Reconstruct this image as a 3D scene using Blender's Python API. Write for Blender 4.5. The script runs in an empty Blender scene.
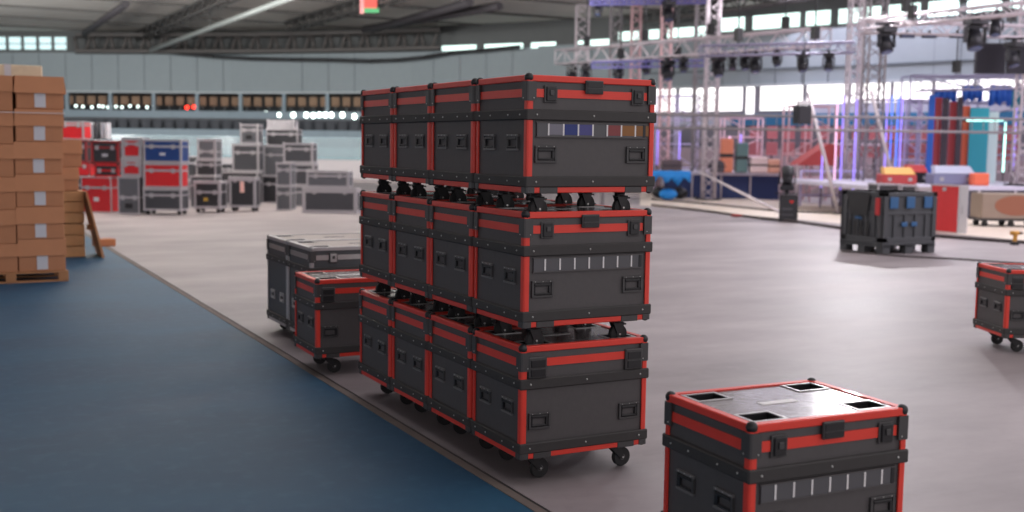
import bpy, bmesh, math, random
from mathutils import Vector, Matrix
random.seed(7)
SC = bpy.context.scene
COL = SC.collection
PI = math.pi

# ------------------------------------------------------------------ camera
F = 1120.0                       # focal length in pixels of a 1024 wide frame
CP = Vector((-2.80518546, -5.20659357, 1.84939632))
pit, yaw, rol = 0.100586876, 1.08777831, 0.01329002
FW = Vector((math.cos(yaw)*math.cos(pit), math.sin(yaw)*math.cos(pit), -math.sin(pit)))
r0 = Vector((math.sin(yaw), -math.cos(yaw), 0)); u0 = r0.cross(FW)
RT = math.cos(rol)*r0 + math.sin(rol)*u0
UP = RT.cross(FW)
cd = bpy.data.cameras.new('camera'); cam = bpy.data.objects.new('camera', cd); COL.objects.link(cam)
cam.matrix_world = Matrix(((RT.x, UP.x, -FW.x, CP.x), (RT.y, UP.y, -FW.y, CP.y), (RT.z, UP.z, -FW.z, CP.z), (0, 0, 0, 1)))
cd.sensor_width = 36; cd.lens = F/1024*36; cd.clip_end = 300; cd.clip_start = .05
cd.dof.use_dof = True; cd.dof.focus_distance = 6.3; cd.dof.aperture_fstop = 1.7
SC.camera = cam

def ray(px, py): return FW + RT*((px-512)/F) + UP*((256-py)/F)
def G(px, py, z=0.0):            # the point of a level z seen at a place in the photo
    d = ray(px, py); return CP + d*((z-CP.z)/d.z)
def D3(px, py, D): return CP + ray(px, py)*D
def YAW(v): return math.atan2(v.y, v.x)

# ------------------------------------------------------------------ materials
MATS = {}
def s2l(c):
    return tuple(((v/255)/12.92 if v/255 <= .04045 else ((v/255+.055)/1.055)**2.4) for v in c)
def mat(name, rgb, rough=.5, metal=0, noise=0, scale=8, bump=0, spec=.5, emit=0, coat=0, alpha=1, trans=0):
    if name in MATS: return MATS[name]
    m = bpy.data.materials.new(name); m.use_nodes = True
    nt = m.node_tree; b = nt.nodes['Principled BSDF']
    c = s2l(rgb)
    b.inputs['Base Color'].default_value = (*c, 1); b.inputs['Roughness'].default_value = rough
    b.inputs['Metallic'].default_value = metal; b.inputs['Specular IOR Level'].default_value = spec
    b.inputs['Coat Weight'].default_value = coat; b.inputs['Alpha'].default_value = alpha
    b.inputs['Transmission Weight'].default_value = trans
    if emit:
        b.inputs['Emission Color'].default_value = (*c, 1); b.inputs['Emission Strength'].default_value = emit
    if noise or bump:
        tc = nt.nodes.new('ShaderNodeTexCoord'); n = nt.nodes.new('ShaderNodeTexNoise')
        n.inputs['Scale'].default_value = scale; n.inputs['Detail'].default_value = 6
        nt.links.new(tc.outputs['Object'], n.inputs['Vector'])
        if noise:
            mx = nt.nodes.new('ShaderNodeMix'); mx.data_type = 'RGBA'
            mx.inputs[6].default_value = (*[v*(1-noise) for v in c], 1); mx.inputs[7].default_value = (*[min(1, v*(1+noise)) for v in c], 1)
            nt.links.new(n.outputs['Fac'], mx.inputs[0]); nt.links.new(mx.outputs[2], b.inputs['Base Color'])
        if bump:
            bp = nt.nodes.new('ShaderNodeBump'); bp.inputs['Strength'].default_value = bump; bp.inputs['Distance'].default_value = .01
            nt.links.new(n.outputs['Fac'], bp.inputs['Height']); nt.links.new(bp.outputs[0], b.inputs['Normal'])
    MATS[name] = m; return m

RED = mat('red_trim', (226, 62, 48), .45, 0, .08, 14, coat=.05)
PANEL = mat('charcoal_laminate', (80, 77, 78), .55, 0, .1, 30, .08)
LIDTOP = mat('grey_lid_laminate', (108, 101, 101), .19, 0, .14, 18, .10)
BLK = mat('black_rubber', (54, 52, 52), .6, 0, .15, 22, .05)
BLK2 = mat('black_steel', (30, 30, 33), .42, 0, .1, 20)
DGR = mat('dark_grey_steel', (68, 67, 68), .45, .05, .1, 20)
GRIP = mat('grey_grip', (112, 110, 111), .5)
BOLT = mat('bright_bolt', (190, 190, 188), .35, .8)
WHEEL = mat('black_tyre', (26, 26, 28), .55)
HUB = mat('grey_hub', (95, 95, 98), .4, .4)
CHROME = mat('worn_chrome', (170, 168, 168), .35, .6, .1, 20)
ALU = mat('aluminium_edge', (176, 172, 174), .4, .45, .1, 16)
TAG = mat('white_tag', (225, 222, 222), .5)
STRIPG = mat('strip_grey', (84, 84, 88), .45)

# ------------------------------------------------------------------ mesh helpers
class MB:
    def __init__(s): s.bm = bmesh.new(); s.mats = []; s.cur = 0
    def use(s, m):
        if m not in s.mats: s.mats.append(m)
        s.cur = s.mats.index(m); return s
    def _mark(s, faces, smooth=False):
        for f in faces: f.material_index = s.cur; f.smooth = smooth
    def box(s, x0, x1, y0, y1, z0, z1, bev=0, seg=1, M=None):
        bm = s.bm
        v = [bm.verts.new(p) for p in ((x0,y0,z0),(x1,y0,z0),(x1,y1,z0),(x0,y1,z0),(x0,y0,z1),(x1,y0,z1),(x1,y1,z1),(x0,y1,z1))]
        fs = [bm.faces.new([v[i] for i in q]) for q in ((3,2,1,0),(4,5,6,7),(0,1,5,4),(1,2,6,5),(2,3,7,6),(3,0,4,7))]
        s._mark(fs)
        if bev:
            ed = list({e for f in fs for e in f.edges})
            r = bmesh.ops.bevel(bm, geom=ed, offset=bev, segments=seg, affect='EDGES', profile=.5)
            s._mark(r['faces'])
            v = list({w for f in fs if f.is_valid for w in f.verts} | set(r['verts']))
        if M is not None: bmesh.ops.transform(bm, matrix=M, verts=[w for w in v if w.is_valid])
        return s
    def cyl(s, p, q, r, n=12, r2=None, cap=True):
        p, q = Vector(p), Vector(q); d = q-p; r2 = r if r2 is None else r2
        z = d.normalized(); x = z.orthogonal().normalized(); y = z.cross(x)
        A = [s.bm.verts.new(p+(x*math.cos(2*PI*i/n)+y*math.sin(2*PI*i/n))*r) for i in range(n)]
        B = [s.bm.verts.new(q+(x*math.cos(2*PI*i/n)+y*math.sin(2*PI*i/n))*r2) for i in range(n)]
        s._mark([s.bm.faces.new((A[i], A[(i+1)%n], B[(i+1)%n], B[i])) for i in range(n)], True)
        if cap: s._mark([s.bm.faces.new(A[::-1]), s.bm.faces.new(B)])
        return s
    def ball(s, c, r, n=10, sc=(1,1,1)):
        g = bmesh.ops.create_uvsphere(s.bm, u_segments=n, v_segments=max(6, n*2//3), radius=r)
        for v in g['verts']: v.co = Vector((v.co.x*sc[0], v.co.y*sc[1], v.co.z*sc[2]))+Vector(c)
        s._mark({f for v in g['verts'] for f in v.link_faces}, True); return s
    def tube(s, pts, r, n=6):
        for a, b in zip(pts[:-1], pts[1:]): s.cyl(a, b, r, n)
        return s
    def poly(s, pts, flip=False):
        v = [s.bm.verts.new(p) for p in pts]
        s._mark([s.bm.faces.new(v[::-1] if flip else v)]); return s
    def prism(s, pts, h):        # pts: polygon (Vectors), h: extrude vector
        h = Vector(h); a = [s.bm.verts.new(p) for p in pts]; b = [s.bm.verts.new(Vector(p)+h) for p in pts]; n = len(a)
        fs = [s.bm.faces.new(a[::-1]), s.bm.faces.new(b)]+[s.bm.faces.new((a[i], a[(i+1)%n], b[(i+1)%n], b[i])) for i in range(n)]
        s._mark(fs); bmesh.ops.recalc_face_normals(s.bm, faces=fs); return s
    def build(s, name, m=None, parent=None, loc=None, rz=0):
        me = bpy.data.meshes.new(name); s.bm.normal_update(); s.bm.to_mesh(me); s.bm.free()
        for q in (s.mats or [m]): me.materials.append(q)
        o = bpy.data.objects.new(name, me); COL.objects.link(o)
        if parent: o.parent = parent
        if loc is not None: o.location = loc
        o.rotation_euler.z = rz
        return o
def tag(o, label, cat, group=None, kind=None):
    o['label'] = label; o['category'] = cat
    if group: o['group'] = group
    if kind: o['kind'] = kind
    return o
def struct(o): o['kind'] = 'structure'; return o
def thing(name, label, cat, loc=(0,0,0), rz=0, group=None):
    o = bpy.data.objects.new(name, None); o.empty_display_size = .1; COL.objects.link(o)
    o.location = loc; o.rotation_euler = (0, 0, rz); return tag(o, label, cat, group)
KIDS = None
def dup(o, parent=None):
    c = o.copy(); COL.objects.link(c)
    if parent: c.parent = parent
    for ch in list(o.children): dup(ch, c)
    return c
def place(o, loc, rz=0, label=None, group=None):
    o.location = loc; o.rotation_euler = (0, 0, rz)
    if label: o['label'] = label
    if group: o['group'] = group
    return o

# ------------------------------------------------------------------ the flight case with casters
TIER = 0.72
def flight_case(name='flight_case', L=.80, W=.60, zb=.147, H=.619, trim=RED, band=RED, panel=PANEL, top=LIDTOP, kind='strip',
                tags=None, balls=BLK2, hw=.027, dishes=True, casters=True, latchmat=None, trail=0):
    t = thing(name, '', 'flight case')
    zt = zb+H; a, b = L/2, W/2; i_ = .005
    latchmat = latchmat or BLK2
    split = zt-.207
    MB().box(-a+i_, a-i_, -b+i_, b-i_, zb+.004, split-.002).build('body', panel, t)
    # lid : side walls, top with four recesses
    m = MB().use(panel)
    zl = zt-.006; X0, X1, Y0, Y1 = -a+i_, a-i_, -b+i_, b-i_
    m.poly([(X0,Y0,split),(X1,Y0,split),(X1,Y0,zl),(X0,Y0,zl)]).poly([(X1,Y0,split),(X1,Y1,split),(X1,Y1,zl),(X1,Y0,zl)])
    m.poly([(X1,Y1,split),(X0,Y1,split),(X0,Y1,zl),(X1,Y1,zl)]).poly([(X0,Y1,split),(X0,Y0,split),(X0,Y0,zl),(X0,Y1,zl)])
    m.poly([(X0,Y0,split),(X0,Y1,split),(X1,Y1,split),(X1,Y0,split)])
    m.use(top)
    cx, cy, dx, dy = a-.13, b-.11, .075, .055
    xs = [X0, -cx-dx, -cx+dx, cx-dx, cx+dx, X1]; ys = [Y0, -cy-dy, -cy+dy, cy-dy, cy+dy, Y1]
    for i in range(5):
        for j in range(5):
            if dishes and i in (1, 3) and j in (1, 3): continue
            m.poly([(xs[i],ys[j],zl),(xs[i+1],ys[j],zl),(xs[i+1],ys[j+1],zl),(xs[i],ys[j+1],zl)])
    m.build('lid', None, t)
    if dishes:
        for sx in (-1, 1):
            for sy in (-1, 1):
                d = MB().use(BLK2); x0, x1, y0, y1 = sx*cx-dx, sx*cx+dx, sy*cy-dy, sy*cy+dy; zf = zt-.0465
                d.poly([(x0,y0,zf),(x1,y0,zf),(x1,y1,zf),(x0,y1,zf)])
                for p, q in (((x0,y0),(x1,y0)),((x1,y0),(x1,y1)),((x1,y1),(x0,y1)),((x0,y1),(x0,y0))):
                    d.poly([(*p,zl),(*q,zl),(*q,zf),(*p,zf)])
                d.use(CHROME); f = .014; ex = .004
                d.box(x0-f,x1+f,y0-f,y0,zl,zl+ex).box(x0-f,x1+f,y1,y1+f,zl,zl+ex).box(x0-f,x0,y0,y1,zl,zl+ex).box(x1,x1+f,y0,y1,zl,zl+ex)
                d.build('caster_dish', None, t)
    MB().box(-.13, .06, -.022, .022, zl, zl+.002).build('lid_label', TAG if trim is RED else STRIPG, t)
    w = .030; e = .006
    # rails (top and bottom) on the four sides
    for nm, z0, z1, lip in (('top_rail', zt-.034, zt, 1), ('bottom_rail', zb, zb+.033, -1)):
        for s in (-1, 1):
            r = MB().box(-a+.02, a-.02, min(s*(b-.004), s*(b+e)), max(s*(b-.004), s*(b+e)), z0, z1, .004)
            zc = zt if lip > 0 else zb
            r.box(-a+.02, a-.02, min(s*(b-w), s*b), max(s*(b-w), s*b), zc-.006, zc)if lip > 0 else None
            r.build(nm, trim, t)
            r = MB().box(min(s*(a-.004), s*(a+e)), max(s*(a-.004), s*(a+e)), -b+.02, b-.02, z0, z1, .004)
            r.box(min(s*(a-w), s*a), max(s*(a-w), s*a), -b+w, b-w, zc-.006, zc) if lip > 0 else None
            r.build(nm, trim, t)
    # coloured band round the lid
    z0, z1 = zt-.115, zt-.072
    if band:
        for s in (-1, 1):
            MB().box(-a+.05, a-.05, min(s*(b-.005), s*(b+.001)), max(s*(b-.005), s*(b+.001)), z0, z1).build('lid_stripe', band, t)
            MB().box(min(s*(a-.005), s*(a+.001)), max(s*(a-.005), s*(a+.001)), -b+.045, b-.045, z0, z1).build('lid_stripe', band, t)
    # corner extrusions, brackets, balls
    for sx in (-1, 1):
        for sy in (-1, 1):
            def L_(m, wd, ext, za, zc):
                xo, yo = sx*(a+ext), sy*(b+ext); xi, yi = sx*(a-wd), sy*(b-wd); th = .008
                c = .012
                P = [(xi,yo),(xo-sx*c,yo),(xo-sx*c*.3,yo-sy*c*.3),(xo,yo-sy*c),(xo,yi),(xo-sx*th,yi),(xo-sx*th,yo-sy*th),(xi,yo-sy*th)]
                m.prism([Vector((p[0], p[1], za)) for p in P], (0, 0, zc-za))
            m = MB(); L_(m, .028, e, zb+.004, zt-.004); m.build('corner_trim', trim, t)
            m = MB().use(DGR); L_(m, .046, e+.005, zt-.135, zt-.034)
            m.use(BOLT).ball((sx*(a-.03), sy*(b+e+.005), zt-.12), .004, 6).ball((sx*(a+e+.005), sy*(b-.03), zt-.12), .004, 6)
            m.build('corner_bracket', None, t)
            m = MB().use(DGR); L_(m, .042, e+.004, zb, zb+.036); m.build('corner_bracket', None, t)
            MB().ball((sx*(a-.012), sy*(b-.012), zt-.013), .025, 12).build('ball_corner', balls, t)
            MB().ball((sx*(a-.012), sy*(b-.012), zb+.013), .023, 10).build('ball_corner', balls, t)
    # rubber bumpers
    for nm, z0, z1 in (('bumper_belt', zt-.236, zt-.178), ('bumper_belt', zb+.030, zb+.088)):
        m = MB().use(BLK); o = .014
        for s in (-1, 1):
            m.box(-a-o, a+o, min(s*(b-.002), s*(b+o)), max(s*(b-.002), s*(b+o)), z0, z1, .006)
            m.box(min(s*(a-.002), s*(a+o)), max(s*(a-.002), s*(a+o)), -b-o*.5, b+o*.5, z0+.001, z1-.001, .006)
        m.use(BOLT); zc = (z0+z1)/2
        for s in (-1, 1):
            for f in (-.88, 0, .88): m.ball((f*a, s*(b+o), zc), .006, 6)
            for f in (-.8, -.35, .35, .8): m.ball((s*(a+o), f*b, zc), .005, 6)
        m.build(nm, None, t)
    # latches
    for s in (-1, 1):
        for f in (-.66, .72):
            x = f*a
            if kind == 'block':
                x = .77*a*(1 if f > 0 else -1); m = MB().use(DGR).box(x-.056, x+.056, s*b-.004 if s > 0 else s*b-.016, s*b+.016 if s > 0 else s*b+.004, zt-.176, zt-.060, .005)
                y = s*(b+.016); m.use(BLK2).box(x-.044, x+.044, min(y, y+s*.006), max(y, y+s*.006), zt-.115, zt-.075, .002).box(x-.044, x+.044, min(y, y+s*.006), max(y, y+s*.006), zt-.166, zt-.125, .002)
            else:
                y = s*b; m = MB().use(DGR).box(x-.040, x+.040, min(y, y+s*.007), max(y, y+s*.007), zt-.142, zt-.052, .002)
                y = s*(b+.007); m.use(latchmat).box(x-.029, x+.029, min(y, y+s*.009), max(y, y+s*.009), zt-.134, zt-.060, .003)
                y = s*(b+.016); m.use(DGR).box(x-.012, x+.012, min(y, y+s*.006), max(y, y+s*.006), zt-.105, zt-.078, .002)
            m.build('latch', None, t)
        if kind != 'block':
            y = s*(b+.004); m = MB().use(DGR).box(-.055, .055, min(y, y+s*.016), max(y, y+s*.016), zt-.090, zt-.018, .004)
            y = s*(b+.020); m.use(BLK2).box(-.047, .047, min(y, y+s*.004), max(y, y+s*.004), zt-.055, zt-.026).box(-.047, .047, min(y, y+s*.004), max(y, y+s*.004), zt-.084, zt-.062)
            m.build('lid_catch', None, t)
    # recessed handles
    def handle(face, s, u, zc, hw, hh):
        hd = MB().use(CHROME if kind == 'plain' else (DGR if face == 'y' else GRIP)); th = .008
        def bx(m, u0, u1, z0, z1, o0, o1, bev=0):
            if face == 'y': m.box(u0, u1, min(s*(b+o0), s*(b+o1)), max(s*(b+o0), s*(b+o1)), z0, z1, bev)
            else: m.box(min(s*(a+o0), s*(a+o1)), max(s*(a+o0), s*(a+o1)), u0, u1, z0, z1, bev)
        bx(hd, u-hw, u+hw, zc+hh-.012, zc+hh, -.006, th, .002); bx(hd, u-hw, u+hw, zc-hh, zc-hh+.012, -.006, th, .002)
        hd.use(CHROME if kind == 'plain' else DGR); bx(hd, u-hw, u-hw+.012, zc-hh+.012, zc+hh-.012, -.006, th); bx(hd, u+hw-.012, u+hw, zc-hh+.012, zc+hh-.012, -.006, th)
        hd.use(PANEL if kind != 'plain' else BLK2); bx(hd, u-hw+.012, u+hw-.012, zc-hh+.012, zc+hh-.012, -.008, -.002)
        hd.use(BOLT)
        for f in (-.7, 0, .7):
            p = (u+f*hw, s*(b+th), zc+hh-.005) if face == 'y' else (s*(a+th), u+f*hw, zc+hh-.005); hd.ball(p, .003, 5)
        h = hd.build('handle', None, t)
        g = MB().use(CHROME if kind == 'plain' else BLK2); iw, ih = hw-.016, hh-.016
        bx(g, u-iw, u+iw, zc+ih-.014, zc+ih, -.002, .010, .003); bx(g, u-iw, u+iw, zc-ih, zc-ih+.010, -.002, .010, .003)
        if face == 'y': bx(g, u+iw-.014, u+iw, zc-ih+.010, zc+ih-.014, -.002, .010); bx(g, u-iw, u-iw+.006, zc-ih+.010, zc+ih-.014, -.002, .006)
        else: bx(g, u+iw-.018, u+iw, zc-ih+.010, zc+ih-.014, -.002, .010)
        g.build('grip', None, h)
    for s in (-1, 1):
        for f in (-.72, .72): handle('y', s, f*a, zb+.205, .066, .046)
        for f in (-.46, .46): handle('x', s, f*b, zb+.265, .066, .044)
    # label strip with tags on the front
    if kind == 'strip':
        z0, z1 = zt-.318, zt-.250; y = -(b-.004)
        m = MB().use(STRIPG).box(-a+.055, a-.055, y-.010, y, z0, z1)
        m.use(PANEL).box(-a+.05, a-.05, y-.013, y, z1, z1+.006).box(-a+.05, a-.05, y-.013, y, z0-.006, z0)
        m.use(BLK2).box(a-.075, a-.058, y-.013, y-.010, z0, z1)
        st = m.build('label_strip', None, t); n = 7
        for k in range(n):
            x = -a+.055+(L-.13)*(k+.75)/(n+.3)
            MB().box(x-.0045, x+.0045, y-.0125, y-.010, z0+.004, z1-.002).build('label_tag', TAG, st)
        for k, c in (tags or {}).items():
            x = -a+.055+(L-.13)*(k+1.25)/(n+.3); q = MB().box(x-.042, x+.042, y-.0118, y-.010, z0+.008, z1-.004).build('label_tag', mat('tag_'+c[0], c[1], .5), st)
            q['label'] = c[0]+' tag'
    # dark caster brackets on the lower rail, casters
    for sx in (-1, 1):
        for sy in (-1, 1):
            x, y = sx*cx, sy*cy
            m = MB().use(DGR).box(x-.055, x+.055, min(sy*(b-.006), sy*(b+e+.004)), max(sy*(b-.006), sy*(b+e+.004)), zb-.003, zb+.031, .003)
            m.build('caster_bracket', None, t)
            if not casters: continue
            c = MB().use(BLK2).box(x-.055, x+.055, y-.045, y+.045, zb-.006, zb+.003)
            c.cyl((x-.012, y, zb-.006), (x-.012, y, zb-.026), .030, 14)
            c = c.build('caster', None, t)
            fz = zb-.026; r = .056; xw = x+trail
            f = MB().use(BLK2)
            for s in (-1, 1):
                f.prism([Vector((x-.042, y+s*.021, fz)), Vector((x+.028, y+s*.021, fz)), Vector((xw+.013, y+s*.021, r-.010)), Vector((xw-.011, y+s*.021, r-.010))], (0, s*.004, 0))
            f.box(x-.042, x+.028, y-.025, y+.025, fz-.004, fz+.002)
            f.use(DGR).box(x+.024, x+.052, y-.012, y+.012, fz-.016, fz-.006, .002)
            f.build('fork', None, c)
            wl = MB().use(WHEEL).cyl((xw, y-.016, r), (xw, y+.016, r), r-.004, 24)
            wl.cyl((xw, y-.010, r), (xw, y+.010, r), r, 24)
            wl.use(HUB).cyl((xw, y-.018, r), (xw, y+.018, r), .018, 12).use(BOLT).cyl((xw, y-.028, r), (xw, y+.028, r), .006, 8)
            wl.build('wheel', None, c)
    return t
protoA = flight_case()
protoB = flight_case(kind='block', trail=.045)
protoC = flight_case(tags={0: ('pale grey', (120, 118, 130)), 1: ('navy blue', (36, 52, 120)), 2: ('violet blue', (70, 70, 130)), 4: ('dull red', (130, 58, 60)), 5: ('ochre brown', (140, 92, 44)), 6: ('brown', (128, 84, 40))})
used = set()
def put(p, loc, rz, label, group=None):
    if p.name in used: p = dup(p)
    used.add(p.name)
    return place(p, loc, rz, label, group)
PITCHY = .636
grp = 'red-trimmed flight cases in the big stack'
LB = [[('bottom tier of the red and black stack, front case with two block latches and no label strip'),
       ('bottom tier flight case second from the front of the red and black stack'),
       ('bottom tier flight case third from the front of the red and black stack'),
       ('bottom tier flight case at the far end of the red and black stack')],
      [('middle tier of the red and black stack, front case with a strip of white tags'),
       ('middle tier flight case second from the front of the red and black stack'),
       ('middle tier flight case third from the front of the red and black stack'),
       ('middle tier flight case at the far end of the red and black stack')],
      [('top tier of the red and black stack, front case with blue and brown tags'),
       ('top tier flight case second from the front of the red and black stack'),
       ('top tier flight case third from the front of the red and black stack'),
       ('top tier flight case at the far end of the red and black stack')]]
LB[0][0] = 'black red-edged flight case with block latches, front of the bottom tier'
LB[1][0] = 'black red-edged flight case with white label tags, front of the middle tier'
LB[2][0] = 'black red-edged flight case with blue and brown label tags, front of the top tier'
for k in range(3):
    for j in range(4):
        p = (protoB if k == 0 else (protoC if k == 2 else protoA)) if j == 0 else (protoB if k == 0 else protoA)
        put(p, (.40+random.uniform(-.004, .004)-(.006 if k == 0 else 0), .30+PITCHY*j+(0 if j else -.006), TIER*k), math.radians(random.uniform(-.35, .35)), LB[k][j], grp)
FGX = Vector((.80, -.09, 0)).normalized()
fa = math.atan2(FGX.y, FGX.x)
def corner_place(p, corner, rz, label, group=None, L=.8, W=.6):
    c = Vector((corner[0], corner[1], 0))+Matrix.Rotation(rz, 3, 'Z')@Vector((L/2, W/2, 0))
    return put(p, (c.x, c.y, 0), rz, label, group)
corner_place(protoA, (.02, -1.85), math.radians(-2.6), 'single red-edged flight case on the floor, white glint on its grey lid')
corner_place(protoB, (5.84, 1.62), math.radians(-25), 'red-edged flight case cut off by the edge of the photo, alone on the floor')
corner_place(protoB, (-.13, 3.17), math.radians(-1), 'low red-edged flight case between the big stack and the silver-edged cases')
protoS = flight_case('silver_edged_flight_case', L=1.2, W=.67, zb=.10, H=.82, trim=ALU, band=CHROME, panel=mat('slate_laminate', (70, 73, 77), .5, 0, .1, 30), top=mat('brown_grey_lid', (150, 134, 128), .4, 0, .12, 14), kind='plain', balls=CHROME, latchmat=CHROME, casters=False)
for sx in (-1, 1):
    for sy in (-1, 1):
        x, y = sx*.47, sy*.22
        c = MB().use(BLK2).box(x-.05, x+.05, y-.04, y+.04, .085, .103).build('caster', None, protoS)
        MB().use(WHEEL).cyl((x, y-.015, .043), (x, y+.015, .043), .043, 20).use(BLK2).box(x-.03, x+.03, y-.021, y-.016, .03, .088).box(x-.03, x+.03, y+.016, y+.021, .03, .088).build('wheel', None, c)
corner_place(protoS, (.15, 4.92), 0, 'silver-edged grey flight case at the far end of the low row', 'silver-edged cases behind the big stack', 1.2, .67)
corner_place(protoS, (.15, 4.205), 0, 'silver-edged grey flight case with chrome latch directly behind the low red-edged case', 'silver-edged cases behind the big stack', 1.2, .67)

# ------------------------------------------------------------------ the setting: floor
def floor_mat(name, c1, c2, c3, rough, rvar, seam=0, streak=0):
    m = bpy.data.materials.new(name); m.use_nodes = True; nt = m.node_tree; b = nt.nodes['Principled BSDF']; N = nt.nodes.new; K = nt.links.new
    tc = N('ShaderNodeTexCoord'); mp = N('ShaderNodeMapping'); K(tc.outputs['Object'], mp.inputs[0]); mp.inputs['Scale'].default_value = (.22, .5, 1)
    n1 = N('ShaderNodeTexNoise'); n1.inputs['Scale'].default_value = 1.6; n1.inputs['Detail'].default_value = 7; n1.inputs['Roughness'].default_value = .6; K(mp.outputs[0], n1.inputs['Vector'])
    n2 = N('ShaderNodeTexNoise'); n2.inputs['Scale'].default_value = 9; n2.inputs['Detail'].default_value = 8; K(tc.outputs['Object'], n2.inputs['Vector'])
    r = N('ShaderNodeValToRGB'); r.color_ramp.elements[0].position = .36; r.color_ramp.elements[1].position = .66
    r.color_ramp.elements[0].color = (*s2l(c1), 1); r.color_ramp.elements[1].color = (*s2l(c2), 1); K(n1.outputs['Fac'], r.inputs[0])
    mx = N('ShaderNodeMix'); mx.data_type = 'RGBA'; r2 = N('ShaderNodeValToRGB'); r2.color_ramp.elements[0].position = .52; r2.color_ramp.elements[1].position = .75
    K(n2.outputs['Fac'], r2.inputs[0]); mm = N('ShaderNodeMath'); mm.operation = 'MULTIPLY'; mm.inputs[1].default_value = .45; K(r2.outputs[0], mm.inputs[0])
    K(mm.outputs[0], mx.inputs[0]); K(r.outputs[0], mx.inputs[6]); mx.inputs[7].default_value = (*s2l(c3), 1)
    out = mx.outputs[2]
    K(out, b.inputs['Base Color'])
    rr = N('ShaderNodeMapRange'); rr.inputs[3].default_value = rough-rvar; rr.inputs[4].default_value = rough+rvar; K(n1.outputs['Fac'], rr.inputs[0]); K(rr.outputs[0], b.inputs['Roughness'])
    bp = N('ShaderNodeBump'); bp.inputs['Strength'].default_value = .06; bp.inputs['Distance'].default_value = .01; K(n2.outputs['Fac'], bp.inputs['Height']); K(bp.outputs[0], b.inputs['Normal'])
    return m
CONC = floor_mat('polished_concrete', (124, 116, 117), (160, 150, 152), (142, 133, 134), .52, .08)
BLUE = floor_mat('blue_floor_paint', (27, 73, 103), (39, 88, 117), (53, 97, 124), .62, .06)
BLUE.node_tree.nodes['Principled BSDF'].inputs['Specular IOR Level'].default_value = .34
struct(MB().box(-.06, 70, -14, 85, -.2, 0).build('floor', CONC))
struct(MB().box(-45, -.14, -14, 85, -.2, 0).build('floor_blue_lane', BLUE))
struct(MB().use(mat('joint_dark', (58, 54, 54), .8)).box(-.085, -.06, -14, 85, -.2, -.004).use(mat('joint_tan', (112, 100, 94), .8, 0, .25, 6)).box(-.14, -.085, -14, 85, -.2, .004).build('trim_1'))
# ------------------------------------------------------------------ the bowl: wall, stands, windows, roof
PLAN = [(-420, 68), (-150, 66), (0, 64), (120, 63), (250, 62), (400, 59), (560, 54.5), (680, 50), (800, 46), (900, 43), (980, 40.5), (1100, 38), (1300, 35.5)]
def Dpl(px):
    for (a, da), (b_, db) in zip(PLAN[:-1], PLAN[1:]):
        if px <= b_: return da+(db-da)*(px-a)/(b_-a)
    return PLAN[-1][1]
HF = Vector((FW.x, FW.y, 0)).normalized(); HR = Vector((HF.y, -HF.x, 0))
def plan(px, off=0.0, z=0.0):
    D = Dpl(px)-off; v = Vector((CP.x, CP.y, 0))+(HF+HR*((px-512)/F))*D; v.z = z; return v
def sweep(name, prof, m, p0, p1, step=60, thick=0):
    q = MB(); n = max(1, round((p1-p0)/step)); bm = q.bm
    rows = [[bm.verts.new(plan(p0+(p1-p0)*i/n, o, z)) for o, z in prof] for i in range(n+1)]
    fs = []
    for i in range(n):
        for j in range(len(prof)-1): fs.append(bm.faces.new((rows[i][j], rows[i+1][j], rows[i+1][j+1], rows[i][j+1])))
        if len(prof) > 3 and prof[0] != prof[-1]: fs.append(bm.faces.new((rows[i][-1], rows[i+1][-1], rows[i+1][0], rows[i][0])))
    if len(prof) > 3: bm.faces.new(rows[0]); bm.faces.new(rows[-1][::-1])
    bmesh.ops.recalc_face_normals(bm, faces=bm.faces[:])
    return q.build(name, m)
def slab(name, o0, o1, z0, z1, m, p0, p1, step=60): return sweep(name, [(o0, z0), (o1, z0), (o1, z1), (o0, z1)], m, p0, p1, step)
WALL = mat('grey_wall_panels', (140, 150, 154), .7, 0, .05, 3)
WALLR = WALL
SEAM = mat('panel_joint', (92, 100, 106), .8)
PARA = mat('pale_blue_parapet', (132, 148, 158), .6, 0, .06, 3)
struct(slab('wall_back', -.35, 0, 4.40, 6.55, WALL, -420, 1300))
k = 0
m = MB().use(SEAM)
for px in range(-400, 1300, 26):
    a = plan(px, .012, 4.42); m.cyl(a, (a.x, a.y, 6.5), .016, 4)
struct(m.build('trim_2'))
struct(slab('trim_3', 0, .10, 5.02, 5.08, SEAM, 640, 1300))
struct(slab('trim_4', 0, .16, 4.34, 4.44, mat('pale_ledge', (170, 178, 182), .6), -420, 1300))
# gallery behind and below the wall band
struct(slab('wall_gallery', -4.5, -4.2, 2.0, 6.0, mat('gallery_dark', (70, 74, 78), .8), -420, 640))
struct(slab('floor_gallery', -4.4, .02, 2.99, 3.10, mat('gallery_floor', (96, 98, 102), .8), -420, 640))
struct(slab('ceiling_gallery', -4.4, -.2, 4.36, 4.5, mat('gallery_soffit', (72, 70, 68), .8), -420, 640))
struct(slab('trim_5', 0, .14, 2.98, 3.38, PARA, -420, 640))
struct(slab('floor_stand', -1.2, 3.4, 1.5, 1.95, mat('stand_step', (92, 98, 106), .8), -420, 640))
struct(slab('wall_stand', -1.2, -.2, 1.9, 3.06, mat('stand_dark', (128, 128, 130), .8), -420, 640))
struct(slab('trim_6', 3.2, 3.4, 1.9, 2.35, PARA, -420, 640))
struct(slab('wall_stand_front', 3.1, 3.3, 0, 1.6, mat('stand_front_blue', (118, 134, 142), .7, 0, .08, 2), -420, 640))
# gallery columns
for n, px in enumerate(range(-60, 640, 43)):
    a = plan(px, .02, 0); struct(MB().box(-.09, .09, -.12, .12, 3.36, 4.4).build('trim_%d' % (20+n), PARA, None, (a.x, a.y, 0), yaw-PI/2))
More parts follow.
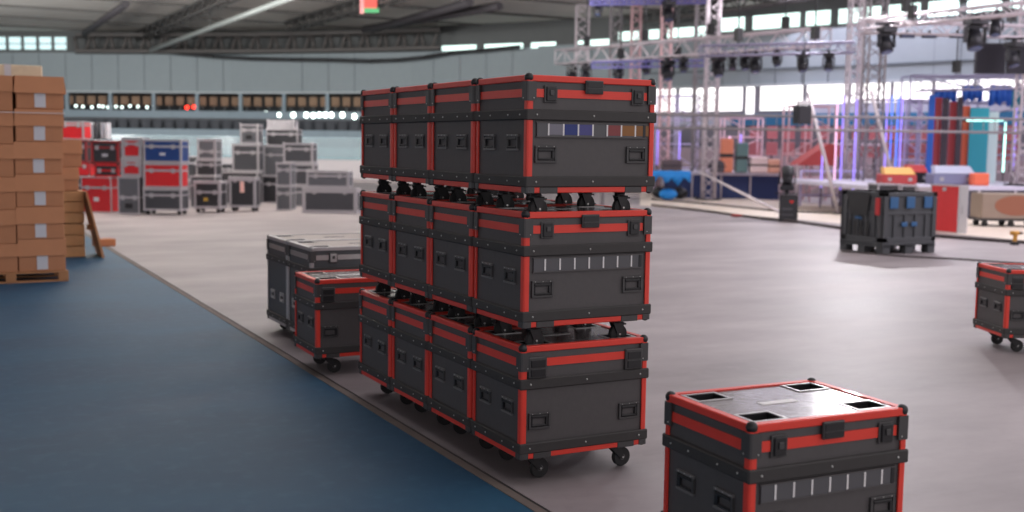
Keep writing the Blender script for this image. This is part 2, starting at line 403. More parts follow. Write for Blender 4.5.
# white rink boards with clear screens in front of the stand
boards = thing('rink_boards', 'white rink boards below a clear screen in front of the far stand', 'barrier', plan(250, 10))
inv = boards.location.copy()
def sub(o, par):
    o.parent = par; o.matrix_parent_inverse = Matrix.Translation(-par.location); return o
sub(slab('board_panel', 9.9, 10.02, 0, 1.02, mat('white_board', (178, 170, 172), .45), -420, 640), boards)
sub(slab('kick_plate', 10.02, 10.05, 0, .18, mat('kick_grey', (150, 140, 140), .5), -420, 640), boards)
sub(slab('clear_screen', 9.93, 9.95, 1.02, 2.0, mat('clear_screen', (200, 222, 228), .1, alpha=.28), -420, 640), boards)
sub(slab('top_rail', 9.9, 10.02, 1.0, 1.06, mat('rail_teal', (120, 160, 168), .5), -420, 640), boards)
# spectator seats
def seat(name, shell, fr):
    q = MB().use(shell).box(-.22, .22, -.22, .20, .40, .45, .02).box(-.22, .22, .16, .23, .42, .92, .02)
    q.use(fr).box(-.03, .03, -.05, .16, 0, .40).box(-.12, .12, -.1, .2, 0, .02)
    return q.build(name)
sA = seat('spectator_seat', mat('brown_seat', (138, 108, 84), .6), BLK2)
sB = seat('spectator_seat', mat('dark_seat', (54, 58, 66), .6), BLK2)
first = [1, 1, 1]
def seat_row(src, px0, px1, step, off, z, label, group):
    n = 0; px = px0
    while px < px1:
        o = src if src.name not in used else src.copy()
        if src.name in used: COL.objects.link(o)
        used.add(src.name)
        a = plan(px, off, z); o.location = a; o.rotation_euler.z = math.atan2(CP.y-a.y, CP.x-a.x)+PI/2
        tag(o, label, 'seat', group); px += step; n += 1
seat_row(sA, 60, 362, 11, -1.3, 3.30, 'brown spectator seat in the upper gallery row under the grey wall', 'brown seats of the upper gallery')
seat_row(sB, 62, 362, 11.5, 1.0, 1.98, 'dark spectator seat in the row below the pale blue parapet', 'dark seats of the lower stand')
struct(slab('trim_7', -1.75, -.85, 3.12, 3.30, mat('gallery_floor', (96, 98, 102), .8), -420, 640))
seat_row(sB, 66, 362, 11.5, 2.4, 1.95, 'dark spectator seat in the front row behind the lower pale parapet', 'dark front row seats')
# globe lamps along the parapet
GL = mat('white_lamp', (235, 255, 245), .4, emit=6)
GLs = mat('small_white_lamp', (235, 255, 250), .4, emit=2.5)
GLr = mat('red_lamp', (255, 52, 36), .4, emit=4)
def globe(name, m, r):
    g = thing(name, '', 'lamp'); MB().ball((0, 0, 0), r, 10).build('bulb', m, g); MB().box(-.05, .05, -.02, .14, -r-.06, -r*.8).build('bracket', BLK2, g); return g
g0 = globe('globe_lamp', GL, .16); g1 = globe('small_lamp', GLs, .075); g2 = globe('red_lamp', GLr, .11)
def atoff(px, py, off):
    D = Dpl(px)-off
    return D3(px, py, D)
for px, py in ((258,114.5),(266,114),(280,115),(294,115),(307,115),(314,115.5),(320,115),(326,115),(332,115),(343,115),(355,116.5)):
    place(dup(g0) if g0.name in used else g0, atoff(px, py, .5), yaw-PI/2, 'glowing white globe lamp in the row along the pale blue parapet', 'white globe lamps on the parapet')
    used.add(g0.name)
for i, px in enumerate((76, 83, 92, 99, 103, 108, 112, 116, 122, 130, 138, 147, 153)):
    place(dup(g1) if g1.name in used else g1, atoff(px, 106+(i % 3)*.6, .25), yaw-PI/2, 'small white lamp in the row under the gallery ceiling', 'small white gallery lamps'); used.add(g1.name)
place(g2, atoff(187, 107.5, .25), yaw-PI/2, 'glowing red lamp in the gallery, first of the red pair', 'red gallery lamps')
place(dup(g2), atoff(194, 107, .25), yaw-PI/2, 'glowing red lamp in the gallery, second of the red pair', 'red gallery lamps')
# small fixtures on the wall
def wall_fix(name, px, py, w, h, m, label, cat):
    a = atoff(px, py, .16); s = Dpl(px)/F
    t = thing(name, label, cat, a, yaw-PI/2); MB().box(-w*s/2, w*s/2, -.05, .16, -h*s/2, h*s/2, .02).build('housing', m, t)
    MB().ball((0, -.06, 0), min(w, h)*s*.28, 8).build('lens', GLs if 'lamp' in name else CHROME, t)
wall_fix('wall_lamp', 119, 68, 8, 8, mat('pale_fixture', (190, 190, 180), .5), 'round pale lamp fixture on the grey wall above the boxes', 'lamp')
wall_fix('wall_speaker', 161, 80, 9, 7, mat('blue_grey_fixture', (100, 118, 132), .5), 'small blue grey box on the grey wall above the gallery lamps', 'speaker')
wall_fix('wall_speaker', 208, 65, 7, 8, mat('blue_fixture', (84, 120, 150), .5), 'small blue box high on the grey wall', 'speaker')
wall_fix('exit_sign', 245, 86, 9, 4, mat('green_sign', (60, 150, 120), .5), 'small green sign low on the grey wall', 'sign')
wall_fix('wall_speaker', 321, 83, 12, 7, mat('mauve_fixture', (110, 108, 128), .5), 'mauve grey box low on the wall left of the big stack', 'speaker')
# windows below the wall on the stage side
WIN = mat('bright_window', (255, 252, 250), .4, emit=1.25)
CLR = mat('bright_clerestory', (222, 250, 242), .4, emit=1.2)
wn = 0
def window(p0, p1, z0, z1, m, off=0.0):
    global wn; wn += 1
    w = struct(slab('window_%d' % wn, off-.05, off, z0, z1, m, p0, p1, 40)); return w
MUL = mat('window_mullion', (150, 156, 164), .5)
struct(slab('wall_right', -.3, -.05, 0, 4.42, mat('dim_wall', (120, 118, 128), .7), 636, 1300))
for p0, p1 in ((640, 672), (676, 700), (703, 738), (742, 750), (756, 798), (802, 842), (846, 884), (888, 925), (929, 966), (970, 1008), (1012, 1060), (1064, 1120)):
    window(p0, p1, (3.34 if p0 < 800 else 3.6) if p0 != 742 else 2.9, 4.36, WIN, .02)
struct(slab('trim_13', -.02, .08, 3.2, 3.6, mat('pale_band', (176, 180, 198), .6, 0, .1, 2), 800, 1300))
struct(slab('trim_8', -.02, .12, 2.72, 3.2, mat('teal_band', (40, 108, 150), .6, 0, .1, 2), 728, 1300))
struct(slab('trim_9', -.02, .10, 2.72, 3.2, mat('pale_band', (176, 180, 198), .6, 0, .1, 2), 636, 728))
struct(slab('floor_stand_right', 0.1, 3.9, .6, 1.1, mat('stand_pale', (168, 152, 158), .7, 0, .1, 2), 636, 1300))
struct(slab('wall_stand_right', 3.8, 4.0, 0, 1.1, mat('stand_pale', (168, 152, 158), .7), 636, 1300))
sC = seat('spectator_seat', mat('red_seat', (166, 96, 102), .6), BLK2)
seat_row(sC, 752, 1022, 17, 1.0, 1.75, 'dull red spectator seat in the row behind the lit towers', 'red seats of the far stand')
struct(slab('trim_10', .4, 1.6, 1.1, 1.75, mat('stand_pale', (168, 152, 158), .7), 636, 1300))
seat_row(sC, 752, 1022, 17, 3.2, 1.10, 'dull red spectator seat in the front row of the far stand', 'red front row seats of the far stand')
# clerestory windows above the wall
DK = mat('dark_roof_steel', (84, 82, 80), .6, .1, .15, 4)
CLRL = mat('pale_clerestory', (200, 226, 228), .4, emit=.75)
for k in range(9): struct(slab('window_%d' % (60+k), -.03, .02, 6.72, 7.40, CLRL, -62+k*15, -62+k*15+11.5, 40)); struct(slab('trim_%d' % (60+k), .02, .06, 7.0, 7.06, MUL, -62+k*15, -62+k*15+11.5, 40))
for p0, p1 in ((440, 474), (482, 520), (528, 566), (572, 606), (614, 654), (662, 700), (712, 738), (746, 792), (798, 822), (830, 872), (878, 910), (918, 948), (956, 990), (998, 1030), (1038, 1070)):
    z0, z1 = (6.72, 7.28) if p0 > 700 else ((6.46, 6.72) if p0 < 610 else (6.60, 7.0))
    window(p0, p1, z0, z1, CLR, .02)
CEIL_Z = 7.75
struct(slab('wall_top', -.3, -.06, 6.5, CEIL_Z, mat('roof_fascia', (86, 88, 88), .7, 0, .1, 2), -420, 1300))
# deep girder band along the eaves
eaves = mat('eaves_dark', (84, 80, 78), .7, 0, .2, 2)
struct(slab('beam_eaves', .3, 1.5, 6.45, 6.62, eaves, 78, 438))
struct(slab('beam_eaves_top', .3, 1.5, 7.32, 7.5, eaves, 78, 438))
m = MB().use(eaves)
for px in range(80, 438, 9):
    a = plan(px, .9, 6.6); b_ = plan(px+(4.5 if (px//9) % 2 else -2), .9, 7.35); m.cyl(a, b_, .10, 5)
struct(m.build('beam_eaves_lattice'))
struct(MB().use(mat('dark_cable', (44, 44, 46), .7)).tube([atoff(px, py+random.uniform(-.6, .6), 1.7) for px, py in ((150,50),(180,54),(215,57),(250,58.5),(290,60),(330,60),(370,61),(400,60),(425,57),(450,53),(480,51),(520,47))], .09, 6).build('trim_11'))
ROOF = mat('roof_grey_panels', (196, 190, 182), .8, 0, .15, .6)
struct(MB().box(-45, 72, 22, 82, CEIL_Z, CEIL_Z+.25).build('ceiling', ROOF))
struct(MB().box(-45, -1.5, -14, 21.9, CEIL_Z, CEIL_Z+.25).build('ceiling_left_shade', ROOF))  # unseen roof part, put in to keep the left floor dark
# roof girders parallel to the floor joint and purlins across
def truss(name, P, Q, w, h, rc, mch, nb=None, rb=None, label=None, cat='truss', group=None, parts=True, chains=0, top=None):
    P, Q = Vector(P), Vector(Q); d = (Q-P); Ln = d.length; d.normalize()
    up = Vector((0, 0, 1)) if abs(d.z) < .9 else Vector((HF.x, HF.y, 0)); sd = d.cross(up).normalized(); up = sd.cross(d).normalized()
    rb = rb or rc*.5; nb = nb or max(2, round(Ln/w))
    t = thing(name, label or '', cat, P, 0, group) if label else None
    C4 = [sd*(sx*w/2)+up*(sz*h/2) for sx, sz in ((-1,-1),(1,-1),(1,1),(-1,1))]
    o = Vector((0, 0, 0)) if t else P
    if t:
        for c in C4: MB().cyl(c, c+d*Ln, rc, 8).build('chord', mch, t)
    else:
        m = MB()
        for c in C4: m.cyl(o+c, o+c+d*Ln, rc, 6)
    lc = MB() if t else m
    for i in range(nb):
        s0, s1 = Ln*i/nb, Ln*(i+1)/nb
        for f in range(4):
            a_, b_ = C4[f], C4[(f+1) % 4]
            if i % 2: a_, b_ = b_, a_
            lc.cyl(o+a_+d*s0, o+b_+d*s1, rb, 5)
            if i == 0 or i == nb-1: lc.cyl(o+C4[f]+d*(s0 if i == 0 else s1), o+C4[(f+1) % 4]+d*(s0 if i == 0 else s1), rb, 5)
    if t:
        lc.build('lacing', mch, t)
        for k in range(chains):
            s = Ln*(k+.5)/chains; p = up*(h/2)+d*s
            MB().cyl(p, (p.x, p.y, CEIL_Z-P.z-.02), .022, 5).box(p.x-.09, p.x+.09, p.y-.09, p.y+.09, p.z+.1, p.z+.45).build('hoist_chain', BLK2, t)
        return t
    return struct(m.build(name, mch))
for n, X in enumerate((-14, -8.5, -3.2, 8, 13.5, 26, 31, 37)):
    truss('beam_%d' % n, (X, 22, 7.45), (X, 64 if X < 12 else 50, 7.45), .4, .42, .06, DK, 44, .03)
for n, Y in enumerate(range(26, 64, 5)):
    struct(MB().box(-30, 45, Y-.05, Y+.05, 7.66, 7.75).build('beam_purlin_%d' % n, mat('purlin_grey', (84, 82, 80), .7, .1)))
pipe = thing('roof_duct', 'long pale pipe running along the underside of the dark roof', 'pipe', D3(151, 50, 60))
A_, B_ = D3(151, 50.5, 60), D3(300, -5, 39.5)
MB().cyl((0, 0, 0), B_-A_, .11, 12).build('pipe', mat('pale_pipe', (176, 182, 178), .4, .3), pipe)
q_ = MB()
for f in (.02, .5, .97): p_ = (B_-A_)*f; q_.cyl(p_, (p_.x, p_.y, CEIL_Z-A_.z), .03, 5)
q_.build('hanger', DK, pipe)
# dark duct frames on the roof centre
for n, (p, q) in enumerate((((364, 31, 54), (500, 4, 44)), ((372, 24, 54), (470, -3, 43)), ((84, 26, 58), (126, -4, 45)))):
    a, b_ = D3(*p), D3(*q); b_.z = a.z = 7.2
    struct(MB().cyl(a, b_, .17, 6).build('beam_duct_%d' % n, mat('duct_dark', (50, 46, 50), .7)))
# hanging flag
fl = thing('hanging_flag', 'small red and green flag hanging from the roof above the big stack', 'flag', D3(361, 13, 44), math.atan2(HR.y, HR.x))
s = 44/F
MB().box(0, 16*s, -.012, .012, 5*s, 26*s).build('red_field', mat('flag_red', (226, 84, 74), .7, emit=0), fl)
MB().box(3*s, 18*s, -.010, .010, .4*s, 5*s).build('green_field', mat('flag_green', (74, 160, 104), .7), fl)
MB().box(-1*s, 3*s, -.016, .016, -.6*s, 26*s).build('pale_edge', mat('flag_pink', (232, 150, 150), .7), fl)
MB().cyl((8*s, 0, 26*s), (8*s, 0, CEIL_Z-fl.location.z), .02, 5).build('cord', BLK2, fl)

# ------------------------------------------------------------------ cardboard boxes on pallets (left)
CARD = mat('brown_cardboard', (186, 128, 92), .8, 0, .1, 5)
CARD2 = mat('brown_cardboard_flap', (196, 136, 98), .8, 0, .08, 5)
CARDD = mat('cardboard_shadow_gap', (92, 62, 46), .9)
PAPER = mat('white_paper', (206, 206, 212), .7)
WOOD = mat('pallet_wood', (176, 124, 84), .75, 0, .2, 9)
def carton(label, loc, w, d, h, rz=0, flare=.012, lid=.52, paper=True, group=None):
    t = thing('cardboard_box', label, 'box', loc, rz, group)
    MB().use(CARD).box(-w/2, w/2, -d/2, d/2, 0, h-.01, .006).build('carton', None, t)
    m = MB().use(CARD2); z0, z1 = h*(1-lid), h; q = flare
    for s in (-1, 1):
        m.prism([Vector((-w/2-.004, s*(d/2+.001), z1)), Vector((w/2+.004, s*(d/2+.001), z1)), Vector((w/2+.004+q, s*(d/2+.006+q), z0)), Vector((-w/2-.004-q, s*(d/2+.006+q), z0))], (0, s*.006, 0))
        m.prism([Vector((s*(w/2+.001), -d/2, z1)), Vector((s*(w/2+.001), d/2, z1)), Vector((s*(w/2+.006+q), d/2+q, z0)), Vector((s*(w/2+.006+q), -d/2-q, z0))], (s*.006, 0, 0))
    m.box(-w/2-.004, w/2+.004, -d/2-.004, d/2+.004, h-.012, h)
    m.build('flap_lid', None, t)
    if paper:
        MB().box(-.065, .065, -d/2-.004, -d/2+.002, h*.05, h*(1-lid)+.02).build('paper_label', PAPER, t)
    return t
def pallet(label, loc, w, d, rz=0):
    t = thing('wooden_pallet', label, 'pallet', loc, rz)
    for i in range(5):
        y = -d/2+.05+(d-.1)*i/4; MB().box(-w/2, w/2, y-.05, y+.05, .115, .14, .003).build('deck_board', WOOD, t)
    for x in (-w/2+.06, 0, w/2-.06):
        MB().box(x-.06, x+.06, -d/2, d/2, .095, .115).build('stringer_board', WOOD, t)
        for y in (-d/2+.07, 0, d/2-.07): MB().box(x-.06, x+.06, y-.07, y+.07, .022, .095).build('block', WOOD, t)
    for y in (-d/2+.07, 0, d/2-.07): MB().box(-w/2, w/2, y-.06, y+.06, 0, .022).build('skid', WOOD, t)
    return t
PX, PY = -1.225, 10.15
pallet('low wooden pallet under the tall cardboard box stack', (PX-.66+.0, PY+.62, 0), 1.36, 1.24)
ordn = ['bottom', 'second from the floor', 'third from the floor', 'fourth from the floor', 'fifth from the floor', 'topmost']
hs = .411
for i in range(6):
    jx = (.0, -.012, -.004, -.014, .006, .02)[i]
    carton('cardboard box with white paper label, '+ordn[i]+' in the full column', (PX-.285+jx, PY+.31+random.uniform(-.01, .01), .142+hs*i), .555, .58, hs-.003, math.radians(random.uniform(-1.2, 1.2)), flare=(.004, .004, .006, .012, .006, .004)[i] if i < 5 else .02, group='cardboard boxes on the front pallet')
zc = .142
for i, h in enumerate((.36, .43, .41, .41, .41, .44)):
    carton('unlabelled cardboard box cut by the photo edge, '+ordn[i]+' of its column', (PX-.86+random.uniform(-.006, .006), PY+.31, zc), .555, .58, h-.003, 0, flare=.004, lid=.45, paper=False, group='cardboard boxes on the front pallet'); zc += h
zt_ = .142+hs*6
# pale sheets on top further back, second row of boxes hidden behind
for i in range(2):
    carton('cardboard box in the rear row of the front pallet, only its top rim in view', (PX-.285-.60*i, PY+.95, .142), .55, .56, hs*6, 0, paper=False, lid=.2, group='rear boxes of the front pallet')
b_ = thing('pale_parcel', 'pale cream wrapped parcel lying on top of the cardboard boxes', 'parcel', (PX-.52, PY+.92, .142+hs*6))
MB().use(mat('cream_wrap', (216, 200, 172), .6, 0, .2, 9)).box(-.52, .36, -.2, .2, 0, .17, .015).build('wrapping', None, b_)
MB().box(-.1, -.02, -.203, .203, -.0, .173).build('tape', PAPER, b_)
st = MB(); zs = .142+hs*5-.05
st.box(PX-1.16, PX+.022, PY-.012, PY-.006, zs-.006, zs+.006).box(PX+.018, PX+.024, PY-.012, PY+.62, zs-.006, zs+.006)
tag(st.build('packing_strap', mat('white_strap', (214, 196, 190), .5)), 'thin white packing strap across the upper cardboard boxes', 'strap')
# second pallet load
SX, SY = -.66, 13.2
for i, (z, h) in enumerate(((0.0, .52), (.525, .5))):
    t = thing('wooden_crate', ['lower rough wooden crate beside the leaning board', 'upper rough wooden crate beside the leaning board'][i], 'crate', (SX-.4, SY+.35, z), 0, 'wooden crates behind the box stack')
    for j in range(3):
        zz = h*j/3
        m = MB().use(mat('crate_wood', (196, 144, 98), .75, 0, .25, 7)); m.box(-.42, .42, -.36, -.335, zz+.006, zz+h/3-.006, .004).box(-.42, .42, .335, .36, zz+.006, zz+h/3-.006, .004).box(.395, .42, -.335, .335, zz+.006, zz+h/3-.006).box(-.42, -.395, -.335, .335, zz+.006, zz+h/3-.006); m.build('side_board', None, t)
    for x in (-.36, .36): MB().box(x-.03, x+.03, -.335, -.30, .003, h-.003).build('corner_post', WOOD, t)
    MB().box(-.39, .39, -.33, .33, h-.02, h-.004).build('top_board', WOOD, t)
carton('cardboard box on the wooden crates, lower of the pair', (SX-.385, SY+.33, 1.03), .68, .6, .36, 0, paper=False, flare=.004)
carton('cardboard box on the wooden crates, upper of the pair', (SX-.34, SY+.33, 1.395), .68, .6, .42, .02, paper=False, flare=.006)
t = thing('leaning_board', 'wooden board leaning against the rough crates', 'board', (SX+.04, SY, 0))
MB().prism([Vector((.20, -.25, 0)), Vector((.235, -.25, 0)), Vector((.005, -.25, 1.02)), Vector((-.02, -.25, 1.02))], (0, .7, 0)).build('plank', mat('board_wood', (180, 128, 88), .75, 0, .15, 8), t)
MB().box(.02, .12, -.02, .1, .42, .50).build('batten', WOOD, t)
tag(MB().box(-.16, .16, -.12, .12, 0, .12, .01).build('wood_offcut', mat('offcut', (186, 118, 78), .8), None, (-.12, 15.0, 0), .3), 'small brown wood offcut on the floor behind the leaning board', 'wood')
# ------------------------------------------------------------------ silver cases by the far stand
CR = mat('case_red', (206, 26, 34), .4, 0, .06, 6); CB = mat('case_blue', (16, 58, 122), .4, 0, .06, 6)
CK = mat('case_black', (48, 48, 52), .5, 0, .08, 6); CG = mat('case_grey', (94, 95, 100), .5, 0, .08, 6); CM = mat('case_mid', (66, 67, 72), .5, 0, .08, 6)
SIL = mat('case_silver', (176, 172, 176), .45, .35, .08, 8); PINK = mat('case_pink', (190, 120, 130), .5); RFR = mat('case_red_frame', (150, 34, 38), .5)
def back_case(label, px0, py0, px1, py1, D, body, frame=SIL, rz=-.17, depth=.55, ins=1.0, lid=.3, extra=None, group='flight cases by the far stand', wheels=False, zbase=None):
    s = D/F; w = (px1-px0)*s; pz = D3((px0+px1)/2, py1, D); h = (py1-py0)*s
    z0 = max(0, pz.z) if zbase is None else zbase
    t = thing('hard_case', label, 'flight case', (pz.x, pz.y, z0), rz+yaw-PI/2+.12, group)
    zb = .10 if wheels else 0
    y0, y1 = 0, depth; e = .035*ins; p = .012
    MB().box(-w/2+.008, w/2-.008, y0+.008, y1-.008, zb+.008, h-.008).build('body', body, t)
    m = MB().use(frame)
    for x in (-w/2, w/2-e):
        for y in (y0, y1-e): m.box(x, x+e, y, y+e, zb, h)
    for z in (zb, h-e):
        for y in (y0, y1-e): m.box(-w/2+e, w/2-e, y, y+e, z, z+e)
        for x in (-w/2, w/2-e): m.box(x, x+e, y0+e, y1-e, z, z+e)
    zl = h-(h-zb)*lid
    m.box(-w/2+e, w/2-e, y0-.002, y0+.012, zl-.025, zl+.025).box(w/2-.012, w/2+.002, y0+e, y1-e, zl-.02, zl+.02).box(-w/2-.002, -w/2+.012, y0+e, y1-e, zl-.02, zl+.02)
    m.build('edge_frame', None, t)
    for f in (-.28, .28): MB().use(SIL).box(f*w-.045, f*w+.045, y0-.014, y0, zl-.06, zl+.05, .004).build('latch', None, t)
    for x in (-w/2+.015, w/2-.015):
        for z in (zb+.015, h-.015): MB().ball((x, y0+.015, z), .034, 8).build('ball_corner', SIL if frame is SIL else BLK2, t)
    if extra == 'handle': MB().use(BLK2).box(-.09, .09, y0-.010, y0+.008, zb+(zl-zb)*.35, zb+(zl-zb)*.65, .004).build('handle', None, t)
    if extra == 'mark': MB().use(PAPER).box(-.07, .07, y0-.004, y0+.008, zb+(zl-zb)*.45, zb+(zl-zb)*.62).build('sticker', None, t)
    if extra == 'glow': MB().use(mat('pale_sticker', (240, 190, 180), .5)).box(-.06, .05, y0-.004, y0+.008, zb+(zl-zb)*.55, zb+(zl-zb)*.95).build('sticker', None, t)
    if extra == 'yellow': MB().use(mat('yellow_mark', (196, 160, 60), .5)).box(-.09, .02, y0-.006, y0+.008, zl-.22, zl-.14).build('sticker', None, t)
    if wheels:
        for x in (-w/2+.09, w/2-.09):
            for y in (.09, depth-.09): MB().use(WHEEL).cyl((x, y-.018, .05), (x, y+.018, .05), .05, 12).use(BLK2).box(x-.04, x+.04, y-.03, y+.03, .088, .102).build('caster', None, t)
    return t
DB = 28.5
stack = {}
def pile(px0, px1, D, items):
    """a pile of cases, bottom first: (top_py, label, body, frame, kwargs)"""
    z = 0
    for (pyt, label, body, frame, kw) in items:
        s = D/F; top = D3((px0+px1)/2, pyt, D).z
        a, b = kw.pop('x', (px0, px1)); dy = kw.pop('dy', 0)
        t = back_case(label, a, pyt, b, pyt+(top-z)/s, D+dy, body, frame, zbase=z, **kw); z = top+.004
pile(80, 113, 27.8, [(177, 'large bright red case with silver edges on the floor behind the leaning board', CR, SIL, dict(depth=.5, extra='mark', ins=.7, rz=-.30)),
    (164, 'flat red and black case lying on the large bright red case', CK, CR, dict(x=(94, 119), lid=.5, ins=1.3, depth=.36)),
    (140.5, 'red-framed black case with white mark standing above the large bright red case', CK, RFR, dict(x=(91, 119), ins=1.6, extra='mark', depth=.36))])
pile(66, 90, 30.2, [(176, 'grey case hidden behind the large red case, under a narrow red one', CM, SIL, {}), (162, 'narrow red case behind the leaning board end of the row', CR, RFR, {}), (140, 'black and red narrow case half hidden behind the cardboard boxes', CK, RFR, dict(x=(68, 87))),
    (121.5, 'bright red case with silver frame topmost above the cardboard boxes', CR, SIL, dict(x=(60, 84), ins=1.2, lid=.2))])
wr = thing('white_panel_bundle', 'bundle of upright white panels standing on the red and black cases', 'panel', D3(98.5, 139.5, 28.05), yaw-PI/2)
for k, f in enumerate((-.2, -.1, .06, .15)): MB().box(f-.03, f+.03, .1, .4, 0, .42, .006).build('panel', PAPER if k != 1 else STRIPG, wr)
MB().box(-.25, .2, .08, .42, -.005, .02).build('base', CK, wr)
pile(118, 140, 27.3, [(177, 'grey drawer case with black insets beneath the small red-fronted cases', CG, SIL, dict(extra='handle', lid=.55)), (159, 'small silver case with red front, lower of two left of the blue case', CR, SIL, dict(x=(121, 142), ins=2.2)), (137.5, 'small silver case with red front, upper of two left of the blue case', CR, SIL, dict(x=(121.5, 142), ins=2.2))])
pile(143, 182, 27.2, [(188.5, 'dark grey fronted silver case on the floor under the red and blue cases', CM, SIL, dict(wheels=True, ins=1.4)), (163, 'bright red fronted silver case in the middle under the blue case', CR, SIL, dict(ins=1.5, depth=.5)), (139.5, 'blue fronted silver case on top of the red fronted case', CB, SIL, dict(ins=1.4, extra='mark'))])
pile(193.5, 221, 28.2, [(181, 'silver case with yellow mark on casters right of the dark grey case', CK, SIL, dict(wheels=True, ins=2, extra='yellow', lid=.4))])
pile(190, 216, 30.2, [(176, 'grey case standing behind the yellow-marked silver case', CM, SIL, {}), (160, 'small black and silver case, second from the top behind the yellow-marked case', CK, SIL, dict(x=(196, 216))), (139, 'silver rack case topmost behind the yellow-marked case', CG, SIL, dict(x=(197, 216), ins=1.7, lid=.6))])
pile(229, 256, 28.9, [(177, 'upright silver-framed black case with a pale sticker on the floor', CK, SIL, dict(wheels=True, ins=1.8, extra='glow', lid=.1, depth=.45))])
pile(219, 258, 32.2, [(172, 'long black and silver case behind the pale-stickered case', CK, SIL, dict(extra='handle')), (144, 'dark-fronted grey case on the long case behind the pale-stickered one', CM, SIL, dict(x=(232, 259), ins=1.6)), (124, 'small silver box topmost behind the pale-stickered case', CG, SIL, dict(x=(240, 258), ins=1.4, extra='handle'))])
pile(262, 292, 33, [(176, 'black case with silver edges at the floor in the middle of the far row', CK, SIL, {}), (146, 'grey upright case third from the top in the middle of the far row', CG, SIL, dict(x=(264, 294))), (129, 'flat black case with red mark in the tall middle pile', CK, SIL, dict(x=(266, 298))), (120, 'flat pale case on top of the tall middle pile', SIL, SIL, dict(x=(267, 294)))])
pile(276, 291, 29.6, [(186, 'narrow grey case standing low beside the long silver cases', CG, SIL, {}), (163, 'narrow grey case standing above another beside the long silver cases', CG, SIL, {})])
pile(287, 312, 31.3, [(186, 'grey case under the dark-fronted pair in the right pile', CG, SIL, {}), (163.5, 'dark-fronted silver case in the middle of the right pile', CM, SIL, dict(x=(291, 314), ins=1.7)), (143, 'dark-fronted silver case topmost of the right pile', CM, SIL, dict(x=(283, 313), ins=1.6))])
pile(302, 357, 28.6, [(188, 'long low silver case with dark front on the floor nearest the big stack', CM, SIL, dict(ins=2.4, lid=.15)), (171, 'flat silver case lying on the long low silver case', CG, SIL, dict(x=(306, 349), ins=1.6))])

pile(182, 200, 33.5, [(180, 'dim grey case at the floor in the gap right of the blue and red pile', CM, SIL, {}), (156, 'dim black case on the grey one in the gap beside the blue case', CK, SIL, {})])
pile(204, 230, 34, [(184, 'long dim grey case in the back row behind the yellow-marked case', CM, SIL, {}), (163, 'dim black case in the back row above the long grey one', CK, SIL, dict(x=(212, 234)))])
pile(246, 270, 34.6, [(182, 'black case in the back row behind the sticker case', CK, SIL, {}), (160, 'grey case in the back row above the black one', CG, SIL, {})])
# ------------------------------------------------------------------ objects on the floor at the stage side
PLAS = mat('dark_grey_plastic', (64, 66, 70), .55, 0, .06, 6); PLB = mat('blue_plastic', (34, 88, 136), .5)
bn = thing('pallet_box', 'dark grey plastic pallet box with blue latches standing on the concrete', 'pallet box', (11.9, 8.97, 0))
bx, by, bh = 1.28, 1.04, 1.08
m = MB().use(PLAS)
for x in (0.0, bx/2-.09, bx-.18):
    for y in (0.0, by/2-.08, by-.16): m.box(x, x+.18, y, y+.16, 0, .15, .01)
    m.box(x, x+.18, .0, by, .12, .17)
m.box(0, bx, 0, by, .15, .21, .01); m.build('base', None, bn)
def wallpanel(nm, ax, pos, lo, hi, sgn):
    m = MB().use(PLAS); th = .045
    def bxx(u0, u1, z0, z1, o0, o1, bev=.004):
        q0, q1 = sorted((pos+sgn*o0, pos+sgn*o1))
        if ax == 'x': m.box(q0, q1, u0, u1, z0, z1, bev)
        else: m.box(u0, u1, q0, q1, z0, z1, bev)
    zb, zt = .21, bh; Lw = hi-lo
    bxx(lo, hi, zb, zt, -.05, -.025); bxx(lo, lo+.10, zb, zt, -.05, 0); bxx(hi-.10, hi, zb, zt, -.05, 0); bxx(lo, hi, zt-.07, zt, -.05, 0); bxx(lo, hi, zb, zb+.08, -.05, 0)
    n = 5
    for k in range(1, n): u = lo+Lw*k/n; bxx(u-.018, u+.018, zb, zb+(zt-zb)*.55, -.05, -.002)
    bxx(lo, hi, zb+(zt-zb)*.55, zb+(zt-zb)*.60, -.05, -.004)
    return m.build(nm, None, bn)
p1 = wallpanel('side_panel', 'x', 0, 0.05, by-.05, -1); p2 = wallpanel('side_panel', 'y', 0, 0, bx, -1); wallpanel('side_panel', 'x', bx, .05, by-.05, 1); wallpanel('side_panel', 'y', by, 0, bx, 1)
m = MB().use(mat('red_clip', (190, 44, 48), .5)).box(-.02, .0, .10, .20, .68, .98, .004); m.build('clip', None, bn)
for u in (.12, .52, .95): MB().use(PLB).box(u, u+.20, -.015, .0, .80, 1.0, .006).build('latch', None, bn)
for u in (.42, .66): MB().use(PLB).box(u, u+.14, -.012, .0, .48, .56, .006).build('latch', None, bn)
MB().use(BLK2).prism([Vector((-.004, .34, 1.06)), Vector((-.004, .90, 1.06)), Vector((-.004, .80, .66)), Vector((-.004, .40, .66))], (-.006, 0, 0)).build('drop_door', None, bn)
for u in (.36, .50, .64, .78): MB().use(BLK2).box(-.008, -.002, u, u+.06, .30, .56).build('slot', None, bn)
MB().use(PLB).box(-.012, .0, .52, .68, .59, .63, .004).build('latch', None, bn)
